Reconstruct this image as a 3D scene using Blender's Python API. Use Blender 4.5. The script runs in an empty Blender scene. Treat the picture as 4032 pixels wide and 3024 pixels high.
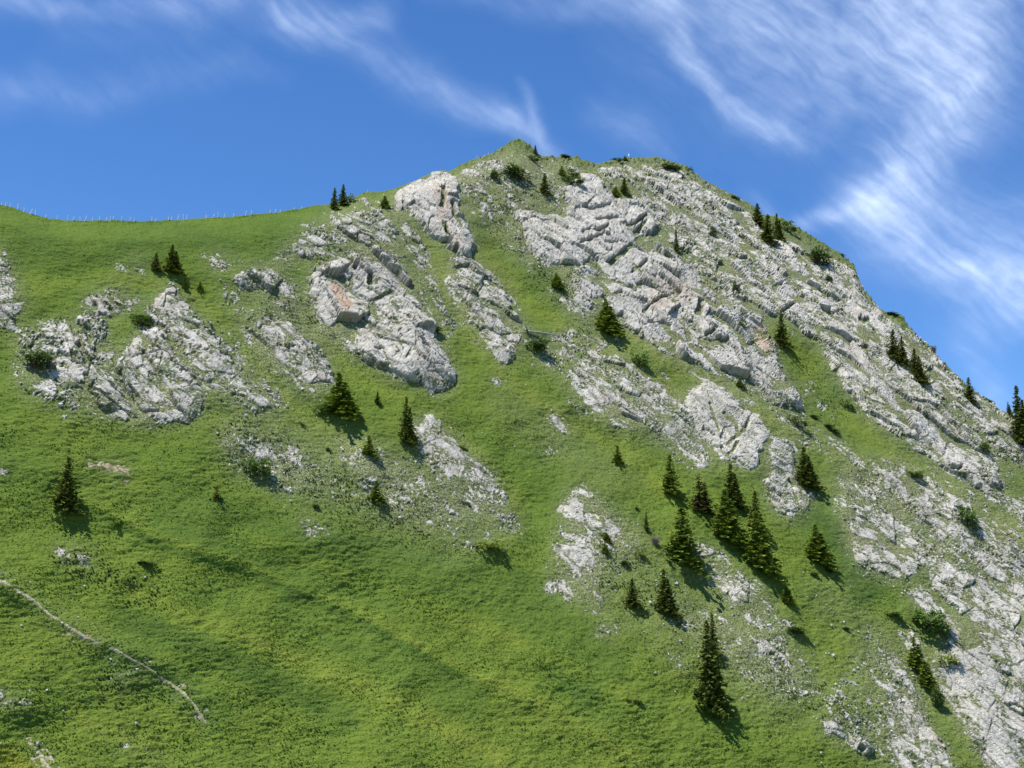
import bpy, math, random
import numpy as np
from mathutils import Vector

# ------------------------------------------------------------------ scene, camera, light
scn = bpy.context.scene
COL = scn.collection
W, H = 4032.0, 3024.0                    # the photograph's pixels
F = 2016.0 / math.tan(math.radians(21))  # focal length in those pixels
PITCH = math.radians(12)
cam_d = bpy.data.cameras.new('camera')
cam_d.sensor_width = 36.0
cam_d.lens = 36.0 * F / W
cam_d.clip_start = 0.5
cam_d.clip_end = 400000
cam = bpy.data.objects.new('camera', cam_d)
COL.objects.link(cam)
cam.location = (0, 0, 0)
cam.rotation_euler = (math.pi / 2 + PITCH, 0, 0)
scn.camera = cam

SUN_EL = math.radians(70)
SUN_VEC = Vector((-0.93, -0.42, 0)).normalized() * math.cos(SUN_EL) + Vector((0, 0, math.sin(SUN_EL)))
sun_d = bpy.data.lights.new('sun', 'SUN')
sun_d.energy = 4.6
sun_d.angle = math.radians(0.53)
sun_d.color = (1.0, 0.965, 0.90)
sun = bpy.data.objects.new('sun', sun_d)
COL.objects.link(sun)
sun.location = (-300, -200, 600)
sun.rotation_euler = SUN_VEC.to_track_quat('Z', 'Y').to_euler()

world = bpy.data.worlds.new('World')
scn.world = world
world.use_nodes = True
wn = world.node_tree
wn.nodes.clear()
sky = wn.nodes.new('ShaderNodeTexSky')
sky.sky_type = 'NISHITA'
sky.sun_disc = False
sky.sun_elevation = SUN_EL
sky.sun_rotation = math.atan2(SUN_VEC.x, SUN_VEC.y)
sky.altitude = 2600
sky.air_density = 1.0
sky.dust_density = 0.0
sky.ozone_density = 3.5
hs = wn.nodes.new('ShaderNodeHueSaturation')
hs.inputs['Hue'].default_value = 0.505
hs.inputs['Saturation'].default_value = 1.22
hs.inputs['Value'].default_value = 1.12
bg = wn.nodes.new('ShaderNodeBackground')
bg.inputs['Strength'].default_value = 0.10
wo = wn.nodes.new('ShaderNodeOutputWorld')
wn.links.new(sky.outputs[0], hs.inputs['Color'])
wn.links.new(hs.outputs[0], bg.inputs[0])
wn.links.new(bg.outputs[0], wo.inputs[0])

scn.render.engine = 'CYCLES'
scn.view_settings.view_transform = 'Standard'
scn.view_settings.look = 'None'
scn.view_settings.gamma = 1.0
scn.view_settings.use_curve_mapping = False
scn.view_settings.exposure = 0.78

# ------------------------------------------------------------------ helpers
rng = np.random.default_rng(7)
random.seed(7)
_perm = rng.permutation(4096).astype(np.int64)
_ang = rng.random(4096) * 2 * math.pi
_gx, _gy = np.cos(_ang).astype(np.float32), np.sin(_ang).astype(np.float32)
_rnd = rng.random((4, 4096)).astype(np.float32)

def _h(i, j, seed=0):
    return _perm[(_perm[(i + seed * 131) & 4095] + j) & 4095]

def gnoise(x, y, seed=0):
    xi = np.floor(x).astype(np.int64); yi = np.floor(y).astype(np.int64)
    fx = (x - xi).astype(np.float32); fy = (y - yi).astype(np.float32)
    u = fx * fx * fx * (fx * (fx * 6 - 15) + 10)
    v = fy * fy * fy * (fy * (fy * 6 - 15) + 10)
    def g(a, b):
        k = _h(xi + a, yi + b, seed)
        return _gx[k] * (fx - a) + _gy[k] * (fy - b)
    n0 = g(0, 0); n0 += u * (g(1, 0) - n0)
    n1 = g(0, 1); n1 += u * (g(1, 1) - n1)
    return (n0 + v * (n1 - n0)) * 1.5

def fbm(x, y, octs=4, seed=0, gain=0.5):
    s = 0; a = 1.0; t = 0
    for o in range(octs):
        s = s + a * gnoise(x * 2 ** o + 17.3 * o, y * 2 ** o - 9.1 * o, seed + o)
        t += a; a *= gain
    return s / t * 1.35

def facets(x, y, seed=0, tilt=1.0, step=1.0, crack=0.6, cw=0.07, ret=False):
    """blocky rock: every Voronoi cell is a block with its own height and tilt, parted by cracks"""
    xi = np.floor(x).astype(np.int64); yi = np.floor(y).astype(np.int64)
    best = np.full(x.shape, 9e9, np.float32); sec = best.copy(); hh = np.zeros(x.shape, np.float32)
    for a in (-1, 0, 1):
        for b in (-1, 0, 1):
            k = _h(xi + a, yi + b, seed)
            dx = (x - (xi + a + 0.1 + 0.8 * _rnd[0][k])).astype(np.float32)
            dy = (y - (yi + b + 0.1 + 0.8 * _rnd[1][k])).astype(np.float32)
            d = dx * dx + dy * dy
            hv = (_rnd[2][k] - 0.5) * step + tilt * (dx * (_gx[k]) + dy * _gy[k])
            m = d < best
            sec = np.where(m, best, np.minimum(sec, d))
            hh = np.where(m, hv, hh); best = np.where(m, d, best)
    e = np.sqrt(sec) - np.sqrt(best)
    ck = np.exp(-(e / cw) ** 2)
    return (hh - crack * ck, ck) if ret else hh - crack * ck

def smooth(a, b, x):
    t = np.clip((x - a) / (b - a), 0, 1)
    return t * t * (3 - 2 * t)

def tag(o, label=None, cat=None, group=None, kind=None):
    if label: o['label'] = label
    if cat: o['category'] = cat
    if group: o['group'] = group
    if kind: o['kind'] = kind
    return o

def make_mesh(name, verts, quads=None, tris=None, mat=None, flat=True, attrs=None, colors=None):
    me = bpy.data.meshes.new(name)
    verts = np.ascontiguousarray(verts, np.float32)
    me.vertices.add(len(verts)); me.vertices.foreach_set('co', verts.ravel())
    loops = []; tot = []
    if quads is not None and len(quads): loops.append(np.asarray(quads, np.int32).ravel()); tot += [np.full(len(quads), 4, np.int32)]
    if tris is not None and len(tris): loops.append(np.asarray(tris, np.int32).ravel()); tot += [np.full(len(tris), 3, np.int32)]
    L = np.concatenate(loops); T = np.concatenate(tot)
    me.loops.add(len(L)); me.loops.foreach_set('vertex_index', L)
    me.polygons.add(len(T))
    st = np.zeros(len(T), np.int32); st[1:] = np.cumsum(T)[:-1]
    me.polygons.foreach_set('loop_start', st); me.polygons.foreach_set('loop_total', T)
    me.polygons.foreach_set('use_smooth', np.full(len(T), not flat))
    for k, a in (attrs or {}).items():
        at = me.attributes.new(k, 'FLOAT', 'POINT'); at.data.foreach_set('value', np.ascontiguousarray(a, np.float32))
    for k, a in (colors or {}).items():
        at = me.attributes.new(k, 'FLOAT_COLOR', 'POINT')
        c = np.ones((len(verts), 4), np.float32); c[:, :3] = a
        at.data.foreach_set('color', c.ravel())
    me.update(calc_edges=True)
    if mat: me.materials.append(mat)
    return me

def link(name, me, parent=None, loc=None):
    o = bpy.data.objects.new(name, me); COL.objects.link(o)
    if parent: o.parent = parent
    if loc is not None: o.location = loc
    return o

def ray(px, py):
    cx = (px - 2016.0) / F; cy = (1512.0 - py) / F
    c, s = math.cos(PITCH), math.sin(PITCH)
    d = c - cy * s
    return cx / d, (s + cy * c) / d

# ---- node helpers
class NT:
    def __init__(s, name):
        s.m = bpy.data.materials.new(name); s.m.use_nodes = True
        s.t = s.m.node_tree; s.t.nodes.clear()
        s.out = s.t.nodes.new('ShaderNodeOutputMaterial')
        g = s.t.nodes.new('ShaderNodeNewGeometry'); s.pos = g.outputs['Position']
    def n(s, t, **kw):
        nd = s.t.nodes.new(t)
        for k, v in kw.items(): setattr(nd, k, v)
        return nd
    def lk(s, a, b): s.t.links.new(a, b)
    def mapped(s, scale, rot=(0, 0, 0)):
        m = s.n('ShaderNodeMapping'); m.inputs['Scale'].default_value = scale; m.inputs['Rotation'].default_value = rot
        s.lk(s.pos, m.inputs['Vector']); return m.outputs[0]
    def noise(s, scale, detail=3, vec=None, rough=0.55, dist=0.0):
        nd = s.n('ShaderNodeTexNoise'); nd.inputs['Scale'].default_value = scale
        nd.inputs['Detail'].default_value = detail; nd.inputs['Roughness'].default_value = rough
        nd.inputs['Distortion'].default_value = dist
        s.lk(vec if vec is not None else s.pos, nd.inputs['Vector']); return nd.outputs['Fac']
    def ramp(s, fac, stops):
        r = s.n('ShaderNodeValToRGB')
        while len(r.color_ramp.elements) > 1: r.color_ramp.elements.remove(r.color_ramp.elements[-1])
        r.color_ramp.elements[0].position = stops[0][0]; r.color_ramp.elements[0].color = (*stops[0][1], 1)
        for p, c in stops[1:]:
            e = r.color_ramp.elements.new(p); e.color = (*c, 1)
        s.lk(fac, r.inputs[0]); return r.outputs[0]
    def rmap(s, v, a, b, c=0.0, d=1.0):
        m = s.n('ShaderNodeMapRange'); m.inputs[1].default_value = a; m.inputs[2].default_value = b
        m.inputs[3].default_value = c; m.inputs[4].default_value = d
        s.lk(v, m.inputs[0]); return m.outputs[0]
    def mix(s, fac, a, b, mode='MIX'):
        m = s.n('ShaderNodeMix', data_type='RGBA', blend_type=mode)
        for i, v in ((0, fac), (6, a), (7, b)):
            if isinstance(v, (int, float)): m.inputs[i].default_value = v
            elif isinstance(v, tuple): m.inputs[i].default_value = (*v, 1)
            else: s.lk(v, m.inputs[i])
        return m.outputs[2]
    def attr(s, name, out='Fac'):
        a = s.n('ShaderNodeAttribute'); a.attribute_name = name; return a.outputs[out]
    def math(s, op, a, b=None):
        m = s.n('ShaderNodeMath', operation=op)
        for i, v in ((0, a), (1, b)):
            if v is None: continue
            if isinstance(v, (int, float)): m.inputs[i].default_value = v
            else: s.lk(v, m.inputs[i])
        return m.outputs[0]
    def finish(s, color, rough=0.9, bump=None, bstr=0.5, bdist=0.2, spec=0.2):
        p = s.n('ShaderNodeBsdfPrincipled')
        if isinstance(color, tuple): p.inputs['Base Color'].default_value = (*color, 1)
        else: s.lk(color, p.inputs['Base Color'])
        p.inputs['Roughness'].default_value = rough
        p.inputs['Specular IOR Level'].default_value = spec
        if bump is not None:
            b = s.n('ShaderNodeBump'); b.inputs['Strength'].default_value = bstr; b.inputs['Distance'].default_value = bdist
            s.lk(bump, b.inputs['Height']); s.lk(b.outputs[0], p.inputs['Normal'])
        s.lk(p.outputs[0], s.out.inputs[0])
        return s.m

# ------------------------------------------------------------------ materials
def mat_grass():
    t = NT('alpine_grass')
    tint = t.attr('tint')                 # 0 cool dark herbs .. 1 yellow-green turf; fold shading painted in too
    dry = t.attr('dry')                   # brownish, stony turf near the outcrops
    n1 = t.noise(0.05, 4); n2 = t.noise(0.55, 4, t.mapped((1, 1, 2.0))); n3 = t.noise(2.2, 3, t.mapped((1, 1, 1.6)))
    f = t.math('ADD', tint, t.math('MULTIPLY', t.math('SUBTRACT', n1, 0.5), 0.5))
    f = t.math('ADD', f, t.math('MULTIPLY', t.math('SUBTRACT', n2, 0.5), 0.6))
    c = t.ramp(f, [(0.0, (0.056, 0.096, 0.021)), (0.35, (0.084, 0.131, 0.023)), (0.65, (0.114, 0.157, 0.025)), (1.0, (0.145, 0.178, 0.030))])
    c = t.mix(t.rmap(n3, 0.5, 0.75), c, t.mix(1.0, c, (0.55, 0.62, 0.6), 'MULTIPLY'))
    c = t.mix(t.rmap(n3, 0.42, 0.25), c, t.mix(1.0, c, (1.6, 1.45, 1.5), 'MULTIPLY'))
    dn = t.math('MULTIPLY', dry, t.rmap(t.noise(0.9, 5), 0.28, 0.50))
    c = t.mix(t.math('MULTIPLY', dn, .92), c, t.ramp(t.noise(2.4, 3), [(.36, (0.062, 0.080, 0.030)), (.50, (0.125, 0.135, 0.060)), (.64, (0.34, 0.33, 0.24))]))
    sp = t.rmap(t.noise(3.2, 2), 0.72, 0.76)
    c = t.mix(t.math('MULTIPLY', sp, 0.55), c, (0.36, 0.37, 0.25))
    return t.finish(c, 0.95, t.math('ADD', t.math('MULTIPLY', n3, 0.5), n2), 0.9, 0.55, 0.03)

def mat_rock(name='limestone', warm=0.0):
    t = NT(name)
    st = t.attr('stain'); gr = t.attr('green')
    n1 = t.noise(0.045, 5); n2 = t.noise(0.45, 5, t.mapped((1, 1, 1), (0.3, 0.6, 0.2))); n3 = t.noise(2.6, 4)
    c = t.ramp(t.math('ADD', t.math('MULTIPLY', n1, 0.35), t.math('MULTIPLY', n2, 0.65)),
               [(0.25, (0.235, 0.216, 0.182)), (0.40, (0.385, 0.362, 0.314)), (0.53, (0.505, 0.480, 0.424)), (0.70, (0.60, 0.575, 0.515))])
    c = t.mix(t.rmap(n3, 0.54, 0.68), c, t.mix(1.0, c, (0.58, 0.56, 0.52), 'MULTIPLY'))
    c = t.mix(t.math('MULTIPLY', t.math('MULTIPLY', st, .75), t.rmap(n2, 0.30, 0.5)), c, (0.42, 0.235, 0.12))
    c = t.mix(t.math('MULTIPLY', t.rmap(t.noise(0.09, 4), 0.52, 0.70), 0.5), c, (0.40, 0.345, 0.27))
    c = t.mix(t.math('MULTIPLY', t.attr('crack'), .50), c, (.085, .080, .062))     # earth and lichen in the joints, plus cleft shade painted dark
    # moss and thin turf in hollows
    c = t.mix(t.math('MULTIPLY', gr, t.rmap(t.noise(1.1, 4), 0.40, 0.52)), c, (0.085, 0.110, 0.034))
    return t.finish(c, 0.92, t.math('ADD', n2, t.math('MULTIPLY', n3, 0.7)), 1.0, 0.7, 0.1)

def mat_simple(name, stops, scale=1.5, rough=0.9, bstr=0.4):
    t = NT(name); n = t.noise(scale, 4)
    return t.finish(t.ramp(n, stops), rough, n, bstr, 0.1)

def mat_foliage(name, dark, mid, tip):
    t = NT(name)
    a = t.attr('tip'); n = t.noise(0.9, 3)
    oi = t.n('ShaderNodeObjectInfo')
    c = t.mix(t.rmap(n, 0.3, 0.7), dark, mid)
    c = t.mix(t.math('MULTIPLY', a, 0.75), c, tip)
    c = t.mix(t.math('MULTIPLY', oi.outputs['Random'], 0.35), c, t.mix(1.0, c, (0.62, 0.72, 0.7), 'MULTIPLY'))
    p = t.n('ShaderNodeBsdfPrincipled'); t.lk(c, p.inputs['Base Color']); p.inputs['Roughness'].default_value = 0.75
    p.inputs['Specular IOR Level'].default_value = 0.12
    tr = t.n('ShaderNodeBsdfTranslucent'); t.lk(c, tr.inputs[0])
    mx = t.n('ShaderNodeMixShader'); mx.inputs[0].default_value = 0.22
    t.lk(p.outputs[0], mx.inputs[1]); t.lk(tr.outputs[0], mx.inputs[2]); t.lk(mx.outputs[0], t.out.inputs[0])
    return t.m

M_GRASS = mat_grass()
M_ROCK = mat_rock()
M_PATH = mat_simple('path_gravel', [(0.3, (0.13, 0.13, 0.06)), (0.5, (0.27, 0.25, 0.15)), (0.7, (0.43, 0.39, 0.28))], 1.6)
M_EARTH = mat_simple('bare_earth', [(0.3, (0.12, 0.10, 0.055)), (0.5, (0.26, 0.215, 0.13)), (0.7, (0.44, 0.38, 0.26))], 1.4)
M_STONE = mat_simple('loose_stone', [(0.3, (0.25, 0.245, 0.22)), (0.5, (0.42, 0.41, 0.38)), (0.7, (0.56, 0.55, 0.51))], 1.2)
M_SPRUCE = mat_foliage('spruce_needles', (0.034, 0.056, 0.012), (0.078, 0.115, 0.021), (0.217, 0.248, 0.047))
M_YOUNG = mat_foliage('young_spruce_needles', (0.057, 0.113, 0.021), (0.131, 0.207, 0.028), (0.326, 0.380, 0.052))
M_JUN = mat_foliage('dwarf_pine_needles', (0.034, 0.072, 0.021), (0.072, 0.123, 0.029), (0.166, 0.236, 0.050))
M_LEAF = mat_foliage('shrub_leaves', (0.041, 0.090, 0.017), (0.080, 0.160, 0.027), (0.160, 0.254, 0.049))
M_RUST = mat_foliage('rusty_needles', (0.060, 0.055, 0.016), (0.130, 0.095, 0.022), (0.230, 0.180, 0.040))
M_BARK = mat_simple('bark', [(0.3, (0.05, 0.035, 0.025)), (0.7, (0.12, 0.09, 0.065))], 3)
M_DEAD = mat_simple('bleached_wood', [(0.3, (0.20, 0.18, 0.17)), (0.7, (0.52, 0.49, 0.45))], 2)
M_POST = mat_simple('weathered_post_wood', [(0.3, (0.50, 0.50, 0.48)), (0.7, (0.80, 0.80, 0.78))], 2)

# ------------------------------------------------------------------ skyline and base surface
SKY = np.array([(-900, 760), (-300, 775), (0, 808), (70, 822), (140, 845), (194, 864), (280, 868), (407, 869), (588, 870), (768, 860), (904, 853),
 (1000, 843), (1104, 834), (1181, 824), (1244, 808), (1294, 803), (1340, 800), (1389, 780), (1429, 760), (1488, 757), (1565, 738),
 (1633, 712), (1705, 678), (1741, 669), (1764, 677), (1814, 650), (1882, 621), (1927, 609), (1965, 588), (2000, 563), (2025, 551), (2041, 548),
 (2059, 552), (2086, 573), (2118, 609), (2131, 617), (2190, 619), (2217, 611), (2235, 618), (2271, 616), (2298, 631), (2330, 645),
 (2384, 640), (2429, 626), (2475, 623), (2565, 619), (2633, 632), (2701, 658), (2769, 709), (2836, 745), (2904, 777), (2958, 808),
 (3000, 845), (3093, 864), (3126, 888), (3196, 930), (3252, 962), (3327, 1014), (3359, 1042), (3383, 1097), (3397, 1134), (3443, 1195),
 (3481, 1230), (3518, 1234), (3548, 1241), (3569, 1274), (3625, 1335), (3690, 1402), (3756, 1470), (3793, 1508), (3840, 1542),
 (3896, 1580), (3933, 1617), (3980, 1632), (4032, 1664), (4300, 1850), (4900, 2300)], float)
def skyline(px): return np.interp(px, SKY[:, 0], SKY[:, 1])

A_, B_, Y0 = 0.6, 1.0, 350.0
def base_y(X, Z): return Y0 * B_ / (B_ - A_ * X - Z)
NRM = np.array([A_, -B_, 1.0]); NRM /= np.linalg.norm(NRM)

# ------------------------------------------------------------------ outcrop outlines (photo pixels, coverage, how far they stand out)
def ribbon(pts, w):
    a = []; b = []
    for i, (x, y) in enumerate(pts):
        x0, y0 = pts[max(0, i - 1)]; x1, y1 = pts[min(len(pts) - 1, i + 1)]
        dx, dy = x1 - x0, y1 - y0; l = math.hypot(dx, dy)
        a.append((x - dy / l * w, y + dx / l * w)); b.append((x + dy / l * w, y - dx / l * w))
    return a + b[::-1]
G = {}
G['left_edge'] = dict(proud=3.5, polys=[(.72, [(-120, 960), (0, 985), (20, 1010), (55, 1090), (75, 1160), (110, 1190), (105, 1215), (75, 1205), (65, 1270), (60, 1290), (-120, 1300)])])
G['brown_top'] = dict(proud=3, polys=[(.62, [(340, 1165), (440, 1135), (500, 1150), (550, 1185), (545, 1205), (500, 1225), (440, 1245), (400, 1240), (330, 1205)])])
G['left_broken'] = dict(proud=3.5, polys=[(.50, [(60, 1300), (420, 1230), (440, 1400), (420, 1660), (200, 1580), (60, 1540)]), (.64, [(90, 1370), (170, 1310), (250, 1300), (330, 1250), (400, 1290), (410, 1335), (380, 1360), (370, 1420), (375, 1500), (330, 1550), (240, 1560), (130, 1560), (95, 1550), (180, 1500), (190, 1430)]),
    (.62, [(240, 1560), (320, 1595), (300, 1620), (250, 1600)]), (.5, [(225, 1625), (260, 1630), (300, 1665), (270, 1660)])])
G['left_slab'] = dict(proud=4, polys=[(.86, [(520, 1330), (560, 1310), (600, 1290), (640, 1310), (700, 1400), (780, 1500), (810, 1580), (800, 1620), (740, 1660), (640, 1662), (480, 1660), (400, 1640), (365, 1590), (370, 1530), (430, 1480), (470, 1400)])])
G['left_rib'] = dict(proud=3, polys=[(.48, [(640, 1180), (800, 1240), (1000, 1450), (1120, 1600), (1000, 1620), (850, 1560)]), (.76, [(678, 1110), (700, 1140), (740, 1200), (760, 1240), (800, 1290), (860, 1370), (960, 1480), (1000, 1530), (1085, 1605), (1060, 1605), (960, 1565), (880, 1575), (820, 1530), (760, 1440), (700, 1370), (640, 1300), (560, 1225), (600, 1190), (640, 1150)])])
G['meadow_low'] = dict(proud=.8, polys=[(.55, [(460, 1040), (540, 1030), (600, 1040), (600, 1070), (540, 1075), (480, 1070)])])
G['meadow_high'] = dict(proud=.8, polys=[(.48, [(830, 1005), (880, 992), (960, 1030), (940, 1045), (830, 1070), (790, 1030)])])
G['small_knoll'] = dict(proud=4.5, polys=[(.86, [(920, 1110), (960, 1070), (1000, 1050), (1050, 1050), (1090, 1065), (1130, 1110), (1190, 1190), (1200, 1230), (1175, 1245), (1130, 1220), (1060, 1175), (1000, 1140)]), (.55, [(860, 1150), (920, 1140), (950, 1180), (930, 1205), (880, 1195)])])
G['mid_left'] = dict(proud=3.5, polys=[(.46, [(900, 1180), (1060, 1230), (1250, 1330), (1330, 1480), (1300, 1560), (1100, 1500), (960, 1350)]), (.8, [(1010, 1300), (1080, 1270), (1160, 1280), (1230, 1330), (1290, 1400), (1312, 1450), (1300, 1520), (1240, 1552), (1180, 1545), (1120, 1480), (1040, 1400), (990, 1340)])])
G['upper_left_a'] = dict(proud=2.5, polys=[(.72, [(1085, 1000), (1150, 960), (1220, 920), (1290, 930), (1300, 960), (1230, 1010), (1160, 1035), (1090, 1050)])])
G['upper_left_b'] = dict(proud=3.5, polys=[(.37, [(1060, 1040), (1200, 890), (1420, 770), (1560, 780), (1640, 900), (1700, 1080), (1600, 1050), (1300, 1040)]), (.8, [(1300, 890), (1350, 860), (1400, 840), (1460, 850), (1530, 850), (1560, 910), (1540, 960), (1480, 950), (1350, 950), (1300, 940)]), (.4, [(1350, 810), (1440, 780), (1500, 800), (1480, 820), (1380, 840)])])
G['upper_left_c'] = dict(proud=3, polys=[(.37, [(1560, 860), (1640, 900), (1700, 1020), (1800, 1290), (1820, 1330), (1740, 1330), (1660, 1150), (1600, 1000)]), (.78, [(1580, 870), (1620, 890), (1650, 960), (1700, 1030), (1690, 1045), (1650, 1035), (1620, 975), (1590, 920)]), (.55, [(1640, 1080), (1700, 1115), (1745, 1165), (1710, 1155)]), (.5, [(1700, 1170), (1755, 1210), (1800, 1300), (1775, 1290), (1720, 1230)])])
G['orange_cliff'] = dict(proud=6, polys=[(.98, [(1220, 1060), (1300, 1040), (1370, 1010), (1420, 990), (1500, 980), (1560, 1030), (1600, 1080), (1640, 1150), (1680, 1250), (1720, 1320), (1760, 1420), (1795, 1470), (1790, 1500), (1750, 1545), (1700, 1530), (1640, 1500), (1560, 1490), (1480, 1450), (1400, 1400), (1330, 1350), (1260, 1290), (1230, 1240), (1220, 1150), (1240, 1110)]),
    (-.34, [(1440, 1120), (1520, 1170), (1600, 1240), (1640, 1290), (1560, 1290), (1480, 1230)])])
G['buttress'] = dict(proud=8, polys=[(.97, [(1560, 760), (1600, 730), (1680, 690), (1750, 672), (1790, 700), (1800, 740), (1810, 820), (1830, 880), (1860, 950), (1872, 1005), (1840, 1012), (1790, 1000), (1750, 960), (1700, 930), (1660, 880), (1610, 840), (1560, 830)])])
G['peak_left'] = dict(proud=3, polys=[(.40, [(1800, 770), (1990, 600), (2130, 640), (2240, 720), (2240, 840), (2080, 830), (1900, 900), (1860, 860)]), (.33, [(1880, 880), (2060, 840), (2180, 1040), (2100, 1040), (1980, 960)]), (.62, [(1790, 690), (1850, 645), (1930, 610), (1980, 625), (1970, 690), (1900, 750), (1830, 770), (1800, 720)]), (.42, [(1985, 590), (2060, 600), (2090, 645), (2020, 650)]), (.4, [(1880, 780), (1980, 790), (2070, 830), (2000, 865), (1900, 840)])])
G['centre_rib'] = dict(proud=4, polys=[(.84, [(1770, 1025), (1800, 1010), (1870, 1030), (1900, 1060), (1960, 1130), (2010, 1210), (2080, 1300), (2060, 1330), (2020, 1420), (1990, 1425), (1950, 1390), (1920, 1350), (1850, 1280), (1820, 1220), (1780, 1170), (1760, 1100)]), (.78, [(1910, 1050), (1935, 1060), (2025, 1180), (2020, 1198), (1980, 1160)])])
G['great_slab'] = dict(proud=9, polys=[(1.0, [(2217, 735), (2280, 715), (2316, 681), (2345, 700), (2389, 753), (2420, 816), (2452, 871), (2506, 943), (2497, 970), (2440, 1010), (2385, 1040), (2320, 1020), (2300, 1040), (2226, 1042), (2180, 1030), (2240, 834)]),
    (.76, [(2027, 816), (2080, 830), (2158, 857), (2240, 850), (2230, 1042), (2150, 1030), (2080, 980)])])
G['hanging_block'] = dict(proud=9, polys=[(1.0, [(2420, 790), (2488, 788), (2542, 835), (2583, 884), (2542, 952), (2506, 935), (2470, 893)])])
G['main_face'] = dict(proud=6.5, polys=[(1.0, [(2260, 1060), (2389, 1042), (2500, 965), (2600, 960), (2700, 1020), (2780, 1120), (2860, 1220), (2920, 1220), (2990, 1260), (3040, 1360), (3060, 1440), (3120, 1530), (3168, 1612), (3080, 1600), (2960, 1540), (2860, 1480), (2740, 1440), (2620, 1395), (2520, 1330), (2420, 1260), (2350, 1210), (2270, 1190), (2255, 1120)]),
    (-.3, [(2690, 1030), (2730, 1020), (2860, 1160), (2900, 1230), (2840, 1200), (2760, 1120)])])
G['summit_crags'] = dict(proud=4, polys=[(.87, [(2340, 660), (2450, 645), (2640, 655), (2720, 690), (2850, 770), (2980, 860), (3000, 960), (3020, 1100), (3060, 1240), (2990, 1260), (2860, 1220), (2760, 1100), (2680, 1010), (2600, 930), (2540, 830), (2440, 780), (2380, 720)]), (.45, [(2130, 625), (2250, 630), (2320, 690), (2250, 690), (2160, 650)]),
    (-.5, [(2380, 690), (2500, 690), (2535, 790), (2440, 790), (2400, 770)]), (-.45, [(2640, 835), (2700, 815), (2735, 840), (2690, 862)]), (-.3, [(2560, 840), (2600, 850), (2660, 920), (2620, 915)]), (-.22, [(2700, 760), (2850, 850), (2960, 900), (2900, 910), (2760, 830)]), (-.3, [(2650, 880), (2680, 880), (2720, 1010), (2690, 1000)]), (-.3, [(2860, 1130), (2900, 1110), (2960, 1200), (2910, 1190)])])
G['right_face'] = dict(proud=4.5, polys=[(.97, [(2980, 900), (3100, 960), (3260, 1000), (3350, 1060), (3400, 1150), (3480, 1250), (3560, 1300), (3600, 1400), (3620, 1500), (3700, 1600), (3800, 1700), (3900, 1800), (3960, 1900), (3900, 1950), (3800, 1900), (3700, 1830), (3600, 1760), (3500, 1700), (3420, 1650), (3340, 1560), (3290, 1480), (3230, 1370), (3130, 1290), (3060, 1240), (3010, 1100)]),
    (-.4, [(3180, 960), (3260, 1060), (3340, 1110), (3300, 1020), (3220, 950)]), (-.3, [(3300, 1570), (3400, 1620), (3500, 1640), (3450, 1560), (3350, 1520)]), (-.35, [(3560, 1600), (3640, 1660), (3600, 1560)])])
for nm_, lst in (('right_face', [(9, [(3010, 960), (3140, 1130), (3300, 1390), (3420, 1560)]), (8, [(3150, 1000), (3290, 1180), (3440, 1420), (3560, 1560)]), (9, [(3420, 1290), (3560, 1450), (3720, 1680), (3900, 1880)]), (7, [(3080, 1230), (3250, 1380), (3360, 1520)])]), ('summit_crags', [(9, [(2560, 800), (2680, 930), (2800, 1080), (2960, 1240)]), (8, [(2750, 780), (2860, 900), (2960, 1060), (3040, 1180)]), (7, [(2460, 690), (2560, 740), (2680, 800)])]), ('main_face', [(5, [(2480, 1040), (2640, 1200), (2820, 1400)]), (6, [(2760, 1100), (2900, 1260), (3010, 1400)])]), ('orange_cliff', [(6, [(1380, 1180), (1480, 1290), (1600, 1400)])])):
    G[nm_]['polys'] += [(-.42, ribbon(p, w)) for w, p in lst]
G['skyline_ridge'] = dict(proud=4, polys=[(.45, [(3560, 1270), (4200, 1750), (4200, 2000), (3900, 1800), (3650, 1560)]), (.74, [(3560, 1285), (3640, 1365), (3720, 1455), (3800, 1545), (3900, 1610), (4032, 1685), (4200, 1800), (4200, 1900), (4032, 1800), (3960, 1770), (3880, 1700), (3790, 1620), (3700, 1560), (3650, 1500), (3610, 1390)])])
G['lane_stones'] = dict(proud=1.5, polys=[(.36, [(3000, 1560), (3400, 1800), (3350, 1830), (3100, 1720)]), (.48, [(3150, 1500), (3200, 1500), (3260, 1600), (3330, 1680), (3220, 1590)]), (.7, [(3190, 1690), (3250, 1700), (3310, 1740), (3350, 1778), (3300, 1768), (3230, 1730)]), (.62, [(3110, 1715), (3180, 1755), (3215, 1788), (3150, 1752)]), (.6, [(3000, 1585), (3100, 1640), (3160, 1680), (3100, 1672), (3020, 1620)])])
G['fan_rocks'] = dict(proud=2.5, polys=[(.50, [(2200, 1440), (2400, 1370), (2720, 1600), (2820, 1860), (2500, 1700), (2280, 1600)]), (.8, [(2215, 1470), (2280, 1440), (2340, 1450), (2400, 1520), (2480, 1600), (2540, 1650), (2500, 1690), (2400, 1680), (2330, 1610), (2250, 1550)]), (.7, [(2380, 1400), (2460, 1430), (2560, 1500), (2640, 1550), (2690, 1620), (2720, 1700), (2770, 1800), (2790, 1850), (2740, 1840), (2660, 1780), (2580, 1720), (2520, 1650), (2440, 1560)])])
G['log_rocks'] = dict(proud=1.5, polys=[(.36, [(2080, 1330), (2320, 1280), (2700, 1560), (2650, 1620), (2400, 1430), (2250, 1460), (2100, 1440)]), (.52, [(2130, 1400), (2200, 1330), (2270, 1320), (2290, 1360), (2220, 1430), (2150, 1480)]), (.62, [(2150, 1150), (2200, 1190), (2260, 1250), (2330, 1300), (2390, 1290), (2330, 1210), (2260, 1160)]), (.85, [(2400, 1315), (2430, 1325), (2448, 1358), (2428, 1358)])])
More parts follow.
